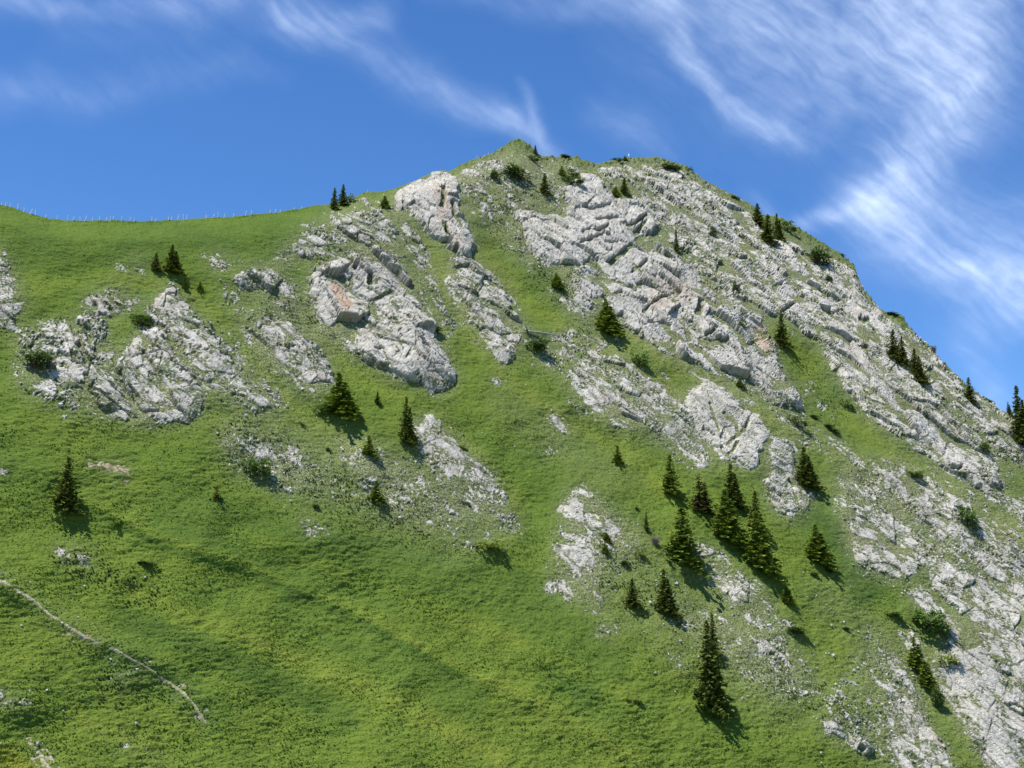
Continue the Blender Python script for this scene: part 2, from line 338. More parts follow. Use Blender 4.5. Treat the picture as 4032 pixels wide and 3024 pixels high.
G['small_patch'] = dict(proud=1, polys=[(.62, [(2155, 1630), (2190, 1620), (2250, 1700), (2250, 1740), (2215, 1720), (2165, 1665)]), (.6, [(2125, 1765), (2180, 1765), (2170, 1785), (2130, 1785)]), (.5, [(1920, 1480), (1990, 1490), (1990, 1530), (1940, 1525)])])
G['pale_slab'] = dict(proud=4.5, polys=[(.92, [(2700, 1560), (2760, 1520), (2840, 1530), (2900, 1600), (2990, 1650), (3030, 1700), (3000, 1760), (2990, 1830), (2940, 1850), (2860, 1820), (2800, 1760), (2740, 1700), (2720, 1650)]), (.5, [(2670, 1410), (2760, 1470), (2860, 1530), (2960, 1580), (3000, 1625), (2900, 1590), (2780, 1520), (2690, 1460)])])
G['pale_tongue'] = dict(proud=3.5, polys=[(.84, [(3040, 1720), (3130, 1745), (3140, 1850), (3190, 1940), (3210, 1900), (3225, 1910), (3190, 1970), (3160, 2010), (3120, 2050), (3080, 2030), (3030, 1970), (3010, 1900), (3030, 1800)])])
G['lower_scree'] = dict(proud=1.3, polys=[(.42, [(1600, 1650), (1720, 1640), (1900, 1820), (2080, 2100), (1950, 2100), (1780, 1960), (1640, 1800)]), (.92, [(1620, 1670), (1690, 1650), (1740, 1690), (1790, 1740), (1850, 1810), (1920, 1870), (1980, 1925), (1950, 1915), (1870, 1900), (1780, 1880), (1700, 1810), (1640, 1760)]), (.62, [(1740, 1870), (1830, 1920), (1920, 1980), (2000, 2060), (2065, 2095), (1990, 2085), (1900, 2010), (1790, 1940)])])
G['streaks_left'] = dict(proud=1, polys=[(.6, [(870, 1700), (1000, 1740), (1080, 1760), (1150, 1800), (1220, 1835), (1180, 1850), (1080, 1820), (980, 1790), (900, 1765)]), (.52, [(950, 1870), (1060, 1850), (1150, 1885), (1240, 1925), (1160, 1915)]), (.6, [(1260, 1800), (1290, 1805), (1340, 1855), (1305, 1850)]), (.62, [(1150, 2025), (1210, 2050), (1330, 2120), (1280, 2110), (1190, 2075)]), (.37, [(850, 1650), (1200, 1760), (1350, 1950), (1100, 1940), (900, 1840)])])
G['streaks_mid'] = dict(proud=1, polys=[(.62, [(1430, 1830), (1500, 1800), (1560, 1855), (1480, 1865)]), (.62, [(1490, 1990), (1530, 2000), (1562, 2036), (1510, 2030)]), (.37, [(1300, 1700), (1600, 1800), (1800, 1990), (1900, 2100), (1600, 2060), (1400, 1950)]), (.5, [(1780, 2115), (1870, 2145), (1905, 2175), (1860, 2170)]), (.5, [(1880, 2090), (1940, 2100), (1960, 2130), (1900, 2125)])])
G['cone_scree'] = dict(proud=1.2, polys=[(.97, [(2260, 1915), (2300, 1930), (2380, 2000), (2440, 2080), (2430, 2112), (2370, 2090), (2290, 2070), (2230, 2060), (2200, 2010), (2240, 1980)]), (.5, [(2400, 2010), (2500, 2080), (2545, 2112), (2460, 2100)])])
G['cone_scree_low'] = dict(proud=1.2, polys=[(.40, [(2230, 1940), (2420, 2060), (2560, 2130), (2500, 2200), (2360, 2280), (2380, 2420), (2280, 2380), (2150, 2300), (2180, 2150)]), (.97, [(2270, 2085), (2320, 2105), (2330, 2170), (2340, 2230), (2300, 2262), (2250, 2240), (2210, 2190), (2240, 2140)]), (.7, [(2150, 2290), (2190, 2280), (2240, 2300), (2160, 2312)]), (.68, [(2285, 2300), (2330, 2300), (2350, 2335), (2295, 2330)]), (.35, [(2310, 2330), (2350, 2340), (2345, 2410), (2300, 2390)])])
G['grove_scree'] = dict(proud=1.0, polys=[(.42, [(2720, 2120), (2860, 2200), (3020, 2330), (3120, 2480), (3060, 2560), (2940, 2420), (2780, 2300)]), (.92, [(2740, 2140), (2800, 2160), (2860, 2230), (2850, 2260), (2800, 2240), (2760, 2200)]), (.82, [(2800, 2285), (2870, 2270), (2960, 2310), (2985, 2335), (2950, 2400), (2890, 2385), (2840, 2330)]), (.4, [(2930, 2320), (3060, 2400), (3080, 2460), (2980, 2440)])])
G['low_rocks'] = dict(proud=1.2, polys=[(.8, [(2940, 2500), (3000, 2510), (3085, 2560), (3070, 2582), (2990, 2572)]), (.5, [(3110, 2600), (3160, 2600), (3195, 2665), (3130, 2660)]), (.5, [(2640, 2575), (2700, 2600), (2695, 2645), (2645, 2630)]), (.37, [(2600, 2350), (2900, 2450), (3150, 2600), (3250, 2760), (3050, 2740), (2850, 2600), (2700, 2480)])])
G['mossy_rock'] = dict(proud=2, polys=[(.7, [(2335, 2485), (2385, 2450), (2430, 2465), (2440, 2505), (2370, 2505)])])
G['low_crag'] = dict(proud=4, polys=[(.98, [(3240, 2832), (3270, 2802), (3300, 2830), (3325, 2890), (3322, 2915), (3270, 2892), (3240, 2855)])])
G['low_crag_grey'] = dict(proud=4, polys=[(.98, [(3343, 2918), (3385, 2893), (3425, 2930), (3462, 2952), (3440, 2972), (3400, 2968), (3360, 2942)])])
G['right_scree_top'] = dict(proud=2, polys=[(.46, [(3300, 1850), (3700, 2080), (3700, 2250), (3400, 2250), (3300, 2050)]), (.95, [(3350, 2150), (3340, 2090), (3380, 2000), (3440, 1990), (3520, 2050), (3600, 2120), (3660, 2180), (3600, 2260), (3540, 2290), (3480, 2270), (3400, 2220)]), (.4, [(3330, 1960), (3400, 1900), (3480, 1960), (3480, 2010), (3380, 2010)])])
G['right_strips'] = dict(proud=3, polys=[(.38, [(3300, 1800), (3560, 1800), (4200, 2150), (4200, 2500), (3700, 2250), (3400, 2000)]), (.93, [(3480, 1840), (3560, 1880), (3700, 1990), (3800, 2080), (3870, 2170), (3920, 2220), (4060, 2340), (4060, 2390), (3900, 2260), (3780, 2150), (3650, 2050), (3540, 1960), (3450, 1890)]), (.68, [(3620, 1900), (3700, 1900), (3780, 1960), (3860, 2060), (3950, 2120), (4200, 2260), (4200, 2370), (4032, 2290), (3900, 2180), (3800, 2060), (3700, 1980)]), (.62, [(3750, 1830), (3850, 1850), (3960, 1930), (4200, 2060), (4200, 2160), (3940, 2000), (3850, 1930)])])
G['right_scree'] = dict(proud=2.2, polys=[(.97, [(3560, 2330), (3640, 2310), (3740, 2400), (3800, 2480), (3880, 2560), (3960, 2680), (4032, 2800), (4200, 2900), (4200, 3150), (3950, 3150), (3850, 2970), (3790, 2880), (3740, 2800), (3690, 2700), (3640, 2600), (3720, 2560), (3740, 2480), (3680, 2420), (3600, 2380)]),
    (.96, [(3600, 2180), (3700, 2200), (3800, 2260), (3900, 2300), (4200, 2460), (4200, 2900), (4032, 2780), (3960, 2660), (3880, 2540), (3800, 2440), (3700, 2330)]), (-.6, [(3600, 2255), (3700, 2335), (3800, 2455), (3860, 2540), (3850, 2555), (3780, 2470), (3680, 2370), (3600, 2295)]), (-.5, [(3740, 2850), (3800, 2910), (3950, 3100), (3860, 3100), (3780, 2970)])])
G['right_scree']['polys'] += [(.62, [(4180, 1830), (4900, 2330), (4980, 3200), (4180, 3200)])]
G['right_scree']['polys'] += [(-.45, ribbon(p, w)) for w, p in [(9, [(3500, 2120), (3680, 2260), (3860, 2470), (4032, 2720)]), (8, [(3750, 2260), (3900, 2400), (4060, 2600)]), (9, [(3660, 2640), (3780, 2800), (3900, 2980)]), (8, [(3860, 2700), (3960, 2850), (4040, 3000)])]]
G['corner_scree'] = dict(proud=2, polys=[(.36, [(3450, 2450), (3650, 2800), (3520, 3050), (3350, 2950), (3250, 2800), (3350, 2600)]), (.72, [(3480, 2600), (3540, 2620), (3600, 2700), (3645, 2765), (3600, 2765), (3520, 2680)]), (.8, [(3500, 2780), (3600, 2755), (3660, 2850), (3720, 2940), (3800, 3100), (3560, 3100), (3520, 2950), (3480, 2880)]), (.75, [(3520, 2470), (3600, 2505), (3640, 2560), (3740, 2700), (3720, 2720), (3640, 2620), (3560, 2540)])])
G['left_low_stones'] = dict(proud=.7, polys=[(.66, [(210, 2150), (300, 2165), (370, 2190), (370, 2225), (300, 2212), (230, 2180)])])
G['stones_by_path'] = dict(proud=.7, polys=[(.64, [(440, 2640), (480, 2645), (520, 2680), (500, 2705), (465, 2690)])])
G['corner_stones'] = dict(proud=.7, polys=[(.72, [(-60, 2730), (60, 2750), (130, 2780), (130, 2795), (50, 2785), (-60, 2770)])])
G['corner_stones_mid'] = dict(proud=.7, polys=[(.66, [(460, 2910), (500, 2920), (545, 2950), (510, 2962)])])
G['edge_stones'] = dict(proud=.7, polys=[(.6, [(-60, 1830), (30, 1850), (45, 1865), (-60, 1868)])])
G['corner_stones_low'] = dict(proud=.7, polys=[(.66, [(590, 2980), (650, 2985), (645, 3012), (600, 3008)])])

G['bare_earth'] = dict(proud=.35, mat=M_EARTH, polys=[(.60, [(330, 1805), (380, 1828), (440, 1835), (505, 1850), (490, 1880), (440, 1862), (380, 1838)])])
G['path'] = dict(proud=.12, mat=M_PATH, polys=[(.80, ribbon([(-60, 2265), (20, 2292), (70, 2330), (130, 2365), (190, 2420), (275, 2470), (340, 2510), (400, 2540)], 7)),
    (.78, ribbon([(370, 2535), (450, 2560), (540, 2605), (600, 2645), (660, 2685), (720, 2730), (770, 2780), (800, 2830), (820, 2850)], 7)), (.5, ribbon([(110, 2925), (150, 2955), (190, 3020), (230, 3070)], 9))])

LABELS = {
'left_edge': 'grey rock outcrop at the left picture edge below the grassy saddle, half overgrown with turf',
'brown_top': 'brownish weathered crag with turf cap at the top of the left rock cluster',
'left_broken': 'dark broken crags split by turf ledges, beside the round dark shrub at the left',
'left_slab': 'broad pale slab with diagonal cracks, largest rock of the left cluster',
'left_rib': 'long grey rib with a pointed tip under the saddle, right of the left slab',
'meadow_low': 'low mottled rocks in the saddle meadow beside the two saddle spruces',
'meadow_high': 'faint stony mound in the saddle meadow to the right of the two spruces',
'small_knoll': 'small bright rock knoll standing alone right of the two tiny spruces',
'mid_left': 'rounded grey outcrop directly above left of the bushy spruce with leafy shrub',
'upper_left_a': 'low speckled outcrop at the left end of the band below the ridge spruces',
'upper_left_b': 'domed speckled outcrop right below the three ridge trees',
'upper_left_c': 'narrow steep rock strip running down right between dome and buttress',
'orange_cliff': 'large cliff with an orange-brown stain and dark clefts left of the centre gully',
'buttress': 'tall pale buttress jutting from the ridge left of the pointed peak',
'peak_left': 'broken rocks on the left shoulder just under the pointed peak',
'centre_rib': 'speckled rib in the centre ending left of the fallen dead log',
'great_slab': 'huge smooth light grey slab with dark horizontal cracks below the summit',
'hanging_block': 'smooth jutting block with deep black cracks right of the huge slab',
'main_face': 'main rock face of folded strata directly above the smooth green ramp',
'summit_crags': 'wide crags with turf ledges directly under the summit marker post',
'right_face': 'broad blocky rock face falling right from the ridge trees',
'skyline_ridge': 'rock ridge along the right skyline beyond the narrow green strip',
'lane_stones': 'thin stony streaks in the green lane below the dwarf pine row',
'fan_rocks': 'fan of weathered broken rock mixed with turf below the green ramp',
'log_rocks': 'loose weathered rocks around the fallen dead log and left of the leaning spruce',
'small_patch': 'small isolated stony patch in the central meadow',
'pale_slab': 'pale bulging slab with steep curved cracks above the spruce grove',
'pale_tongue': 'pale tongue of rock hanging down left of the spruce with a shadowed foot',
'lower_scree': 'long thin scree streak right of the tall narrow spruce in the left centre',
'streaks_left': 'thin pale stony streaks in the turf around the round leafy bush',
'streaks_mid': 'scattered pale rocks around the small yellow-green spruces in the left centre',
'cone_scree': 'triangular pale scree cone with a pointed top in the lower centre',
'cone_scree_low': 'lower bright scree patch directly below the triangular cone',
'grove_scree': 'cream scree strip falling to the right below the spruce grove',
'low_rocks': 'scattered pale rocks right of the biggest spruce',
'mossy_rock': 'single mossy grey rock left above the biggest spruce',
'low_crag': 'upright pale crag at the bottom edge, left one of the pair',
'low_crag_grey': 'grey blocky crag at the bottom edge, right one of the pair',
'right_scree_top': 'rounded pale scree field right of the leaning spruce below the tongue',
'right_strips': 'parallel long rock bands slanting down to the right picture edge',
'right_scree': 'wide pale scree slope filling the lower right edge',
'corner_scree': 'stony rib with blocks near the bottom right, left of the long dwarf pine strip',
'left_low_stones': 'few grey stones in the turf below the lone left spruce',
'stones_by_path': 'small stony patch in dark herbs just below the middle of the path',
'corner_stones': 'strip of pale stones at the left edge below the path',
'corner_stones_mid': 'little pale stony patch among yellow flowers near the bottom left corner',
'edge_stones': 'few grey stones at the left picture edge, level with the lone left spruce',
'corner_stones_low': 'small whitish stony patch touching the bottom edge, left of centre'}

# raster of the outlines, 4 photo pixels per cell
RS = 4.0
RX0, RY0 = -1000.0, 300.0
RW, RH = int((5100 - RX0) / RS), int((3300 - RY0) / RS)
gxx = RX0 + (np.arange(RW) + .5) * RS
gyy = RY0 + (np.arange(RH) + .5) * RS

def raster(poly):
    p = np.array(poly, float)
    m = np.zeros((RH, RW), np.float32)
    i0 = max(0, int((p[:, 0].min() - RX0) / RS) - 1); i1 = min(RW, int((p[:, 0].max() - RX0) / RS) + 2)
    j0 = max(0, int((p[:, 1].min() - RY0) / RS) - 1); j1 = min(RH, int((p[:, 1].max() - RY0) / RS) + 2)
    X, Y = np.meshgrid(gxx[i0:i1], gyy[j0:j1])
    ins = np.zeros(X.shape, bool)
    n = len(p)
    for k in range(n):
        x1, y1 = p[k]; x2, y2 = p[(k + 1) % n]
        if y1 == y2: continue
        c = ((y1 > Y) != (y2 > Y)) & (X < (x2 - x1) * (Y - y1) / (y2 - y1) + x1)
        ins ^= c
    m[j0:j1, i0:i1] = ins
    return m

def blur(a, sig):
    r = int(max(1, round(sig * 2.5))); k = np.exp(-.5 * (np.arange(-r, r + 1) / sig) ** 2); k = (k / k.sum()).astype(np.float32)
    out = np.zeros_like(a); p = np.pad(a, ((0, 0), (r, r)), mode='edge')
    for i, w in enumerate(k): out += w * p[:, i:i + a.shape[1]]
    p = np.pad(out, ((r, r), (0, 0)), mode='edge'); o2 = np.zeros_like(a)
    for i, w in enumerate(k): o2 += w * p[i:i + a.shape[0], :]
    return o2

names = list(G)
cov = np.zeros((RH, RW), np.float32); neg = np.zeros_like(cov); owner = np.full((RH, RW), -1, np.int32); best = np.full_like(cov, 0.012)
proud = np.zeros_like(cov)
for gi, nm in enumerate(names):
    c = np.zeros_like(cov)
    for s, poly in G[nm]['polys']:
        m = raster(poly)
        if s > 0: c = np.maximum(c, m * s)
        else: neg = np.maximum(neg, m * -s)
    cb = blur(c, 1.6 if nm not in ('path',) else .7)
    wide = blur(c, 4.0)
    if nm != 'path' and nm != 'bare_earth': proud = np.maximum(proud, np.minimum(wide * 1.3, 1) * G[nm]['proud'])
    else: proud = np.where(cb > .2, G[nm]['proud'], proud)
    m = wide > best
    owner[m] = gi; best = np.where(m, wide, best); cov = np.maximum(cov, cb)
neg = blur(neg, 2.0)
# thin turf rim along the skyline
rim = smooth(3450, 3250, gxx)[None, :] * np.clip(1 - (gyy[:, None] - skyline(gxx)[None, :]) / 22.0, 0, 1)
cov_t = np.clip(cov - neg - .20 * rim * (cov < .97), 0, 1)
bulge = blur(cov_t, 11.0)
cov_w = .55 * cov_t + .45 * blur(cov_t, 3.5)
isp_m = np.isin(owner, [names.index('path'), names.index('bare_earth')]); cov_w = np.where(isp_m, cov_t, cov_w)
cov_p = blur(np.maximum.reduce([raster(p) * s_ for s_, p in G['path']['polys']]), .6)

def stainmap(lst):
    m = np.zeros((RH, RW), np.float32)
    for s, poly in lst: m = np.maximum(m, raster(poly) * s)
    return blur(m, 2.5)
stain = stainmap([(1, [(1290, 1120), (1340, 1100), (1350, 1160), (1390, 1200), (1370, 1240), (1340, 1250), (1310, 1190)]), (.8, [(1330, 1240), (1400, 1300), (1390, 1340), (1360, 1290)]),
    (.8, [(2960, 1290), (3010, 1290), (3045, 1370), (3020, 1400), (2980, 1350)]), (.35, [(2560, 1110), (2720, 1120), (2720, 1200), (2560, 1240)]), (.6, [(1780, 930), (1810, 940), (1800, 990), (1770, 980)]),
    (.5, [(1700, 720), (1760, 760), (1770, 900), (1720, 880)]), (.4, [(3560, 1330), (3640, 1380), (3620, 1420), (3570, 1390)]), (.5, [(2360, 1540), (2390, 1545), (2385, 1580), (2360, 1575)]), (.4, [(420, 1140), (500, 1160), (480, 1220), (400, 1220)]), (.4, [(1660, 1480), (1720, 1500), (1740, 1530), (1680, 1520)]), (.6, [(3725, 2430), (3750, 2430), (3745, 2470), (3730, 2470)])])

def strokes(lst):
    m = np.zeros((RH, RW), np.float32)
    for s, w, pts in lst: m += raster(ribbon(pts, w)) * s
    return m
tint = strokes([
 (.38, 22, [(640, 1010), (760, 1160), (900, 1330), (1060, 1520), (1220, 1660), (1450, 1800)]),
 (.38, 22, [(1180, 1240), (1330, 1420), (1480, 1520), (1700, 1620), (1900, 1800), (2050, 2000)]),
 (.34, 26, [(1640, 900), (1740, 1100), (1850, 1330), (2000, 1480), (2200, 1640), (2500, 1800), (2700, 2000)]),
 (.38, 26, [(1880, 980), (2020, 1150), (2200, 1280), (2420, 1400), (2640, 1530), (2750, 1700)]),
 (.42, 26, [(2420, 1260), (2620, 1420), (2860, 1560), (3100, 1680), (3400, 1830)]),
 (.38, 22, [(3120, 1340), (3250, 1560), (3450, 1750), (3700, 1900), (4032, 2120)]),
 (.12, 22, [(330, 1960), (640, 2120), (1000, 2230), (1400, 2400), (1800, 2620), (2200, 2800), (2560, 3024)]),
 (.12, 60, [(1900, 2680), (2200, 2850), (2400, 3024)]),
 (-.12, 70, [(0, 950), (500, 970), (1000, 950), (1300, 880)]),
 (.34, 34, [(500, 2330), (900, 2480), (1500, 2740), (2000, 3000)]), (-.32, 50, [(450, 2420), (900, 2600), (1400, 2850)]), (.32, 26, [(900, 2080), (1400, 2280), (2000, 2500), (2500, 2760)]),  # diagonal folds: light and shade painted as bright and dark bands
 (.3, 30, [(100, 1130), (300, 1110), (640, 1110)]),
 (.45, 40, [(0, 2950), (60, 3000), (120, 3060)]),
 (.4, 18, [(250, 2780), (420, 2880), (600, 2950)]),
 (-.22, 130, [(600, 1980), (1200, 2200), (2000, 2350), (2400, 2700)]),
 (-.2, 90, [(1100, 2350), (1500, 2560), (1900, 2800)]),
 (-.2, 80, [(400, 2560), (700, 2700), (900, 2850)]),
 (-.35, 40, [(1060, 1180), (1120, 1240), (1200, 1260)]),
 (-.40, 70, [(3150, 1980), (3280, 2150), (3450, 2350)]),
 (-.35, 30, [(1950, 640), (2050, 580), (2160, 640), (2300, 655), (2450, 650), (2600, 640), (2760, 730), (3000, 880), (3200, 960), (3330, 1040)]),
 (-.3, 60, [(2050, 900), (2120, 1080), (2250, 1150)]),
 (-.4, 40, [(2070, 1340), (2150, 1350)]),
 (-.35, 60, [(3230, 1480), (3330, 1600)]),
])
tint = blur(tint, 5.0) + blur(strokes([(.24, 10, [(330, 1960), (640, 2120), (1000, 2230), (1400, 2400), (1800, 2620), (2200, 2800), (2560, 3024)]), (-.25, 14, [(320, 1985), (630, 2150), (990, 2262), (1390, 2432), (1790, 2652)]), (.4, 8, [(2420, 1262), (2620, 1425), (2860, 1500)]), (.15, 8, [(0, 2560), (500, 2760), (900, 2900)])]), 1.8)  # spur edge: bright crest line, shade painted darker beneath it
dry = np.clip(blur(cov_t, 9.0) * 1.5, 0, 1)
dryx = strokes([(.35, 160, [(900, 1650), (1400, 1900), (1900, 2080)]), (.35, 160, [(2300, 2150), (2800, 2500), (3200, 2750)]), (.4, 60, [(3200, 2300), (3500, 2560), (3600, 2800)]), (.35, 60, [(1950, 1560), (2200, 1760), (2500, 1900)]), (.3, 60, [(1100, 1180), (1000, 1260), (1250, 1300)]), (.55, 60, [(2100, 760), (2000, 900), (2300, 1150)]), (.7, 34, [(1900, 640), (2050, 580), (2160, 640), (2300, 655), (2450, 650), (2600, 640), (2760, 730), (3000, 880), (3200, 960), (3330, 1040)]), (.5, 90, [(3300, 1850), (3500, 2000)]), (.4, 50, [(1880, 680), (2080, 690), (2240, 700)])])
dry = np.clip(dry + blur(dryx, 14.0), 0, 1)

def samp(r, px, py):
    fx = np.clip((px - RX0) / RS - .5, 0, RW - 1.001); fy = np.clip((py - RY0) / RS - .5, 0, RH - 1.001)
    i = fx.astype(int); j = fy.astype(int); a = fx - i; b = fy - j
    return (r[j, i] * (1 - a) + r[j, i + 1] * a) * (1 - b) + (r[j + 1, i] * (1 - a) + r[j + 1, i + 1] * a) * b

clefts = np.zeros((RH, RW), np.float32)
for dep, w, pts in [(3.5, 4, [(2292, 918), (2320, 912), (2350, 915), (2388, 898)]), (3, 4, [(2280, 968), (2320, 950), (2372, 930)]), (2.2, 3.5, [(2375, 962), (2400, 958), (2432, 960)]),
        (2, 3.5, [(2290, 825), (2340, 828), (2400, 812)]), (2.4, 3.5, [(2345, 870), (2400, 865), (2430, 870)]), (4, 5, [(2465, 892), (2495, 890), (2525, 868), (2545, 848)]), (4.5, 7, [(2495, 925), (2520, 905), (2535, 880)]), (3, 4, [(2505, 945), (2540, 935), (2555, 920)]),
        (5, 9, [(2392, 1040), (2440, 1012), (2488, 972)]), (3, 4, [(2380, 1100), (2440, 1120), (2500, 1160)]), (3, 4, [(2345, 1185), (2400, 1160), (2450, 1155)]), (3, 4, [(2480, 1080), (2510, 1060), (2550, 1030)]), (3, 4, [(2530, 1230), (2580, 1190), (2640, 1165)]),
        (7, 12, [(2748, 1185), (2752, 1215), (2745, 1245)]), (6, 9, [(2770, 1180), (2800, 1200), (2840, 1215)]), (5, 9, [(2820, 1340), (2840, 1345), (2865, 1335)]), (4, 6, [(2715, 1360), (2740, 1385), (2765, 1378)]), (4, 5, [(2700, 1300), (2716, 1340)]), (4, 7, [(2380, 1235), (2420, 1255), (2450, 1245)]),
        (4, 5, [(2775, 1320), (2800, 1310), (2822, 1290)]), (3, 4, [(2640, 1345), (2680, 1330)]), (3, 4, [(2545, 1280), (2600, 1275), (2640, 1290)]),
        (6, 8, [(1342, 1085), (1350, 1100), (1352, 1118)]), (5, 7, [(1376, 1095), (1385, 1125)]), (7, 10, [(1452, 1085), (1458, 1105), (1450, 1135)]), (4, 7, [(1385, 1060), (1400, 1068)]), (4, 6, [(1455, 1035), (1470, 1050)]), (5, 7, [(1520, 1030), (1530, 1042)]), (3, 4, [(1280, 1100), (1310, 1105)]),
        (3, 4, [(1365, 1310), (1385, 1325), (1390, 1345)]), (5, 7, [(1655, 1370), (1670, 1365), (1688, 1378)]), (3, 3.5, [(1470, 1385), (1500, 1375)]),
        (5, 7, [(1740, 740), (1745, 790), (1732, 825)]), (4, 5, [(1775, 800), (1790, 850), (1815, 900)]), (5, 8, [(1745, 880), (1760, 920), (1775, 950)]), (5, 8, [(1785, 985), (1800, 995)]), (4, 6, [(1860, 995), (1868, 1005)]), (3, 4, [(1583, 800), (1590, 840)]),
        (2.5, 3.5, [(2790, 1590), (2810, 1640), (2830, 1700)]), (2.5, 3.5, [(2850, 1620), (2890, 1670), (2915, 1720)]), (2.2, 3, [(2760, 1690), (2800, 1715), (2815, 1725)]), (2.2, 3, [(2950, 1650), (2925, 1700), (2860, 1750)]), (2, 3, [(2905, 1740), (2880, 1780), (2860, 1800)]),
        (3.5, 4.5, [(3536, 1638), (3590, 1690), (3640, 1740), (3700, 1797)]), (4, 5, [(3740, 1845), (3770, 1850), (3785, 1838)]), (4, 5, [(3862, 1895), (3890, 1915), (3930, 1935)]), (4, 6, [(3540, 1190 + 60), (3560, 1300)]), (4, 6, [(3380, 1255), (3400, 1270), (3420, 1262)]), (4, 6, [(3440, 1300), (3455, 1340), (3465, 1350)]), (3, 4, [(3080, 1230), (3120, 1200), (3160, 1175)]), (3, 4, [(3045, 1140), (3060, 1125), (3080, 1122)]),
        (5, 6, [(2545, 755), (2560, 765), (2570, 790)]), (4, 6, [(2590, 910), (2615, 920), (2630, 940)]), (4, 5, [(2895, 905), (2905, 920)]), (4, 6, [(2870, 1010), (2900, 1020), (2940, 1022)]), (3, 4, [(3175, 1050), (3200, 1090), (3250, 1170)]), (3, 4, [(3260, 1220), (3290, 1260)]),
        (5, 7, [(225, 1395), (240, 1405)]), (5, 8, [(300, 1360), (320, 1370)]), (5, 8, [(235, 1520), (240, 1545)]), (5, 7, [(300, 1535), (318, 1542)]), (5, 7, [(335, 1480), (345, 1520)]), (4, 6, [(370, 1200), (385, 1215)]), (4, 6, [(430, 1170), (440, 1185)]), (3, 3, [(560, 1390), (620, 1470), (640, 1530)]), (3, 3, [(470, 1470), (500, 1560), (560, 1640)]), (2.5, 3, [(640, 1330), (700, 1420), (760, 1500)]),
        (4, 5, [(1060, 1175), (1075, 1165), (1085, 1150)]), (4, 6, [(1020, 1075), (1040, 1065)]), (3, 4, [(1230, 1390), (1270, 1370)]), (3, 3, [(1090, 1360), (1140, 1380)]), (4, 5, [(3380, 2945), (3400, 2958)]), (5, 6, [(3245, 2830), (3270, 2835)])]:
    clefts = np.maximum(clefts, raster(ribbon(pts, w * .8 + 1.5)) * dep)
clefts = blur(clefts, .55)

# ------------------------------------------------------------------ terrain grid
colx = np.concatenate([np.linspace(-900, -60, 50, endpoint=False), np.linspace(-60, 4092, 1060), np.linspace(4092, 4900, 51)[1:]])
NR = 660
t = np.linspace(0, 1, NR)
PX = np.repeat(colx[None, :], NR, 0)
VB = 3075.0
sk = skyline(colx)[None, :]
PY = VB + (sk - VB) * t[:, None]
RXd, RZd = ray(PX, PY)

def big_relief(x, z):
    return 3.5 * fbm(x / 95, z / 95, 3, 3) + 1.5 * fbm(x / 26, z / 26, 3, 9)
Y = base_y(RXd, RZd)
x0, z0 = RXd * Y, RZd * Y
bl = samp(bulge, PX, PY)
fade = 1 - smooth(.90, 1.0, t)[:, None]
GUL = blur(strokes([(1, 30, p) for p in [
  [(730, 1100), (900, 1330), (1100, 1550), (1400, 1760)], [(1200, 1260), (1350, 1440), (1570, 1550), (1820, 1750), (2060, 2000), (2150, 2180)],
  [(1640, 890), (1740, 1100), (1830, 1310), (1970, 1480), (2150, 1640), (2460, 1790)], [(1910, 870), (2010, 1100), (2190, 1260), (2430, 1390), (2700, 1550), (2810, 1790)],
  [(3170, 1350), (3280, 1600), (3470, 1750), (3790, 1930), (4032, 2080)]]]), 9.0)
CRE = blur(strokes([(1, 24, [(330, 1960), (640, 2120), (1000, 2230), (1400, 2400), (1800, 2620), (2200, 2800), (2560, 3024)]), (1, 24, [(-60, 2240), (300, 2470), (700, 2640), (900, 2860)])]), 7.0)
hb = 0.8 * np.sin((x0 * .55 + z0) / 13.0 + 2.2 * fbm(x0 / 60, z0 / 60, 2, 230)) * smooth(1800, 2300, PY) + big_relief(x0, z0) * fade + 1.5 * bl - 3.0 * samp(GUL, PX, PY) + 1.3 * samp(CRE, PX, PY)
Y = Y * (1 - hb / 0.62 / Y)
Y = Y + 14.0 * (smooth(.95, 1.0, t)[:, None]) ** 2       # the ridge rounds over
x0, z0 = RXd * Y, RZd * Y
BASE = np.stack([x0, Y, z0], -1)

# ground: tussocks and little terraces
q = z0 * 1.25
gd = 0.45 * fbm(x0 / 9, q / 7, 3, 21) + 0.22 * fbm(x0 / 2.6, q / 1.3, 2, 31) * (1 + .8 * fbm(x0 / 30, q / 30, 2, 33)) + 0.10 * gnoise(x0 / .9, q / .55, 41)
gd += 0.06 * rng.standard_normal(gd.shape) * (1 - .3 * t[:, None])
gd += .9 * smooth(.965, .995, t)[:, None] * (np.abs(fbm(x0 / 3.2 + Y / 31, z0 / 2.4, 3, 301)) * 1.6 - .15) * (.25 + smooth(1600, 2000, PX))
ground = BASE + gd[..., None] * NRM
ground_h = gd

def grid_quads(nr, nc):
    i = np.arange(nr * nc).reshape(nr, nc)
    return np.stack([i[:-1, :-1], i[:-1, 1:], i[1:, 1:], i[1:, :-1]], -1).reshape(-1, 4)

tintv = .46 + .10 * smooth(1900, 2600, PY) - .10 * smooth(1500, 900, PY) * smooth(1800, 1200, PX) + samp(tint, PX, PY) + .10 * fbm(x0 / 40, q / 22, 3, 55)
dryv = samp(dry, PX, PY)
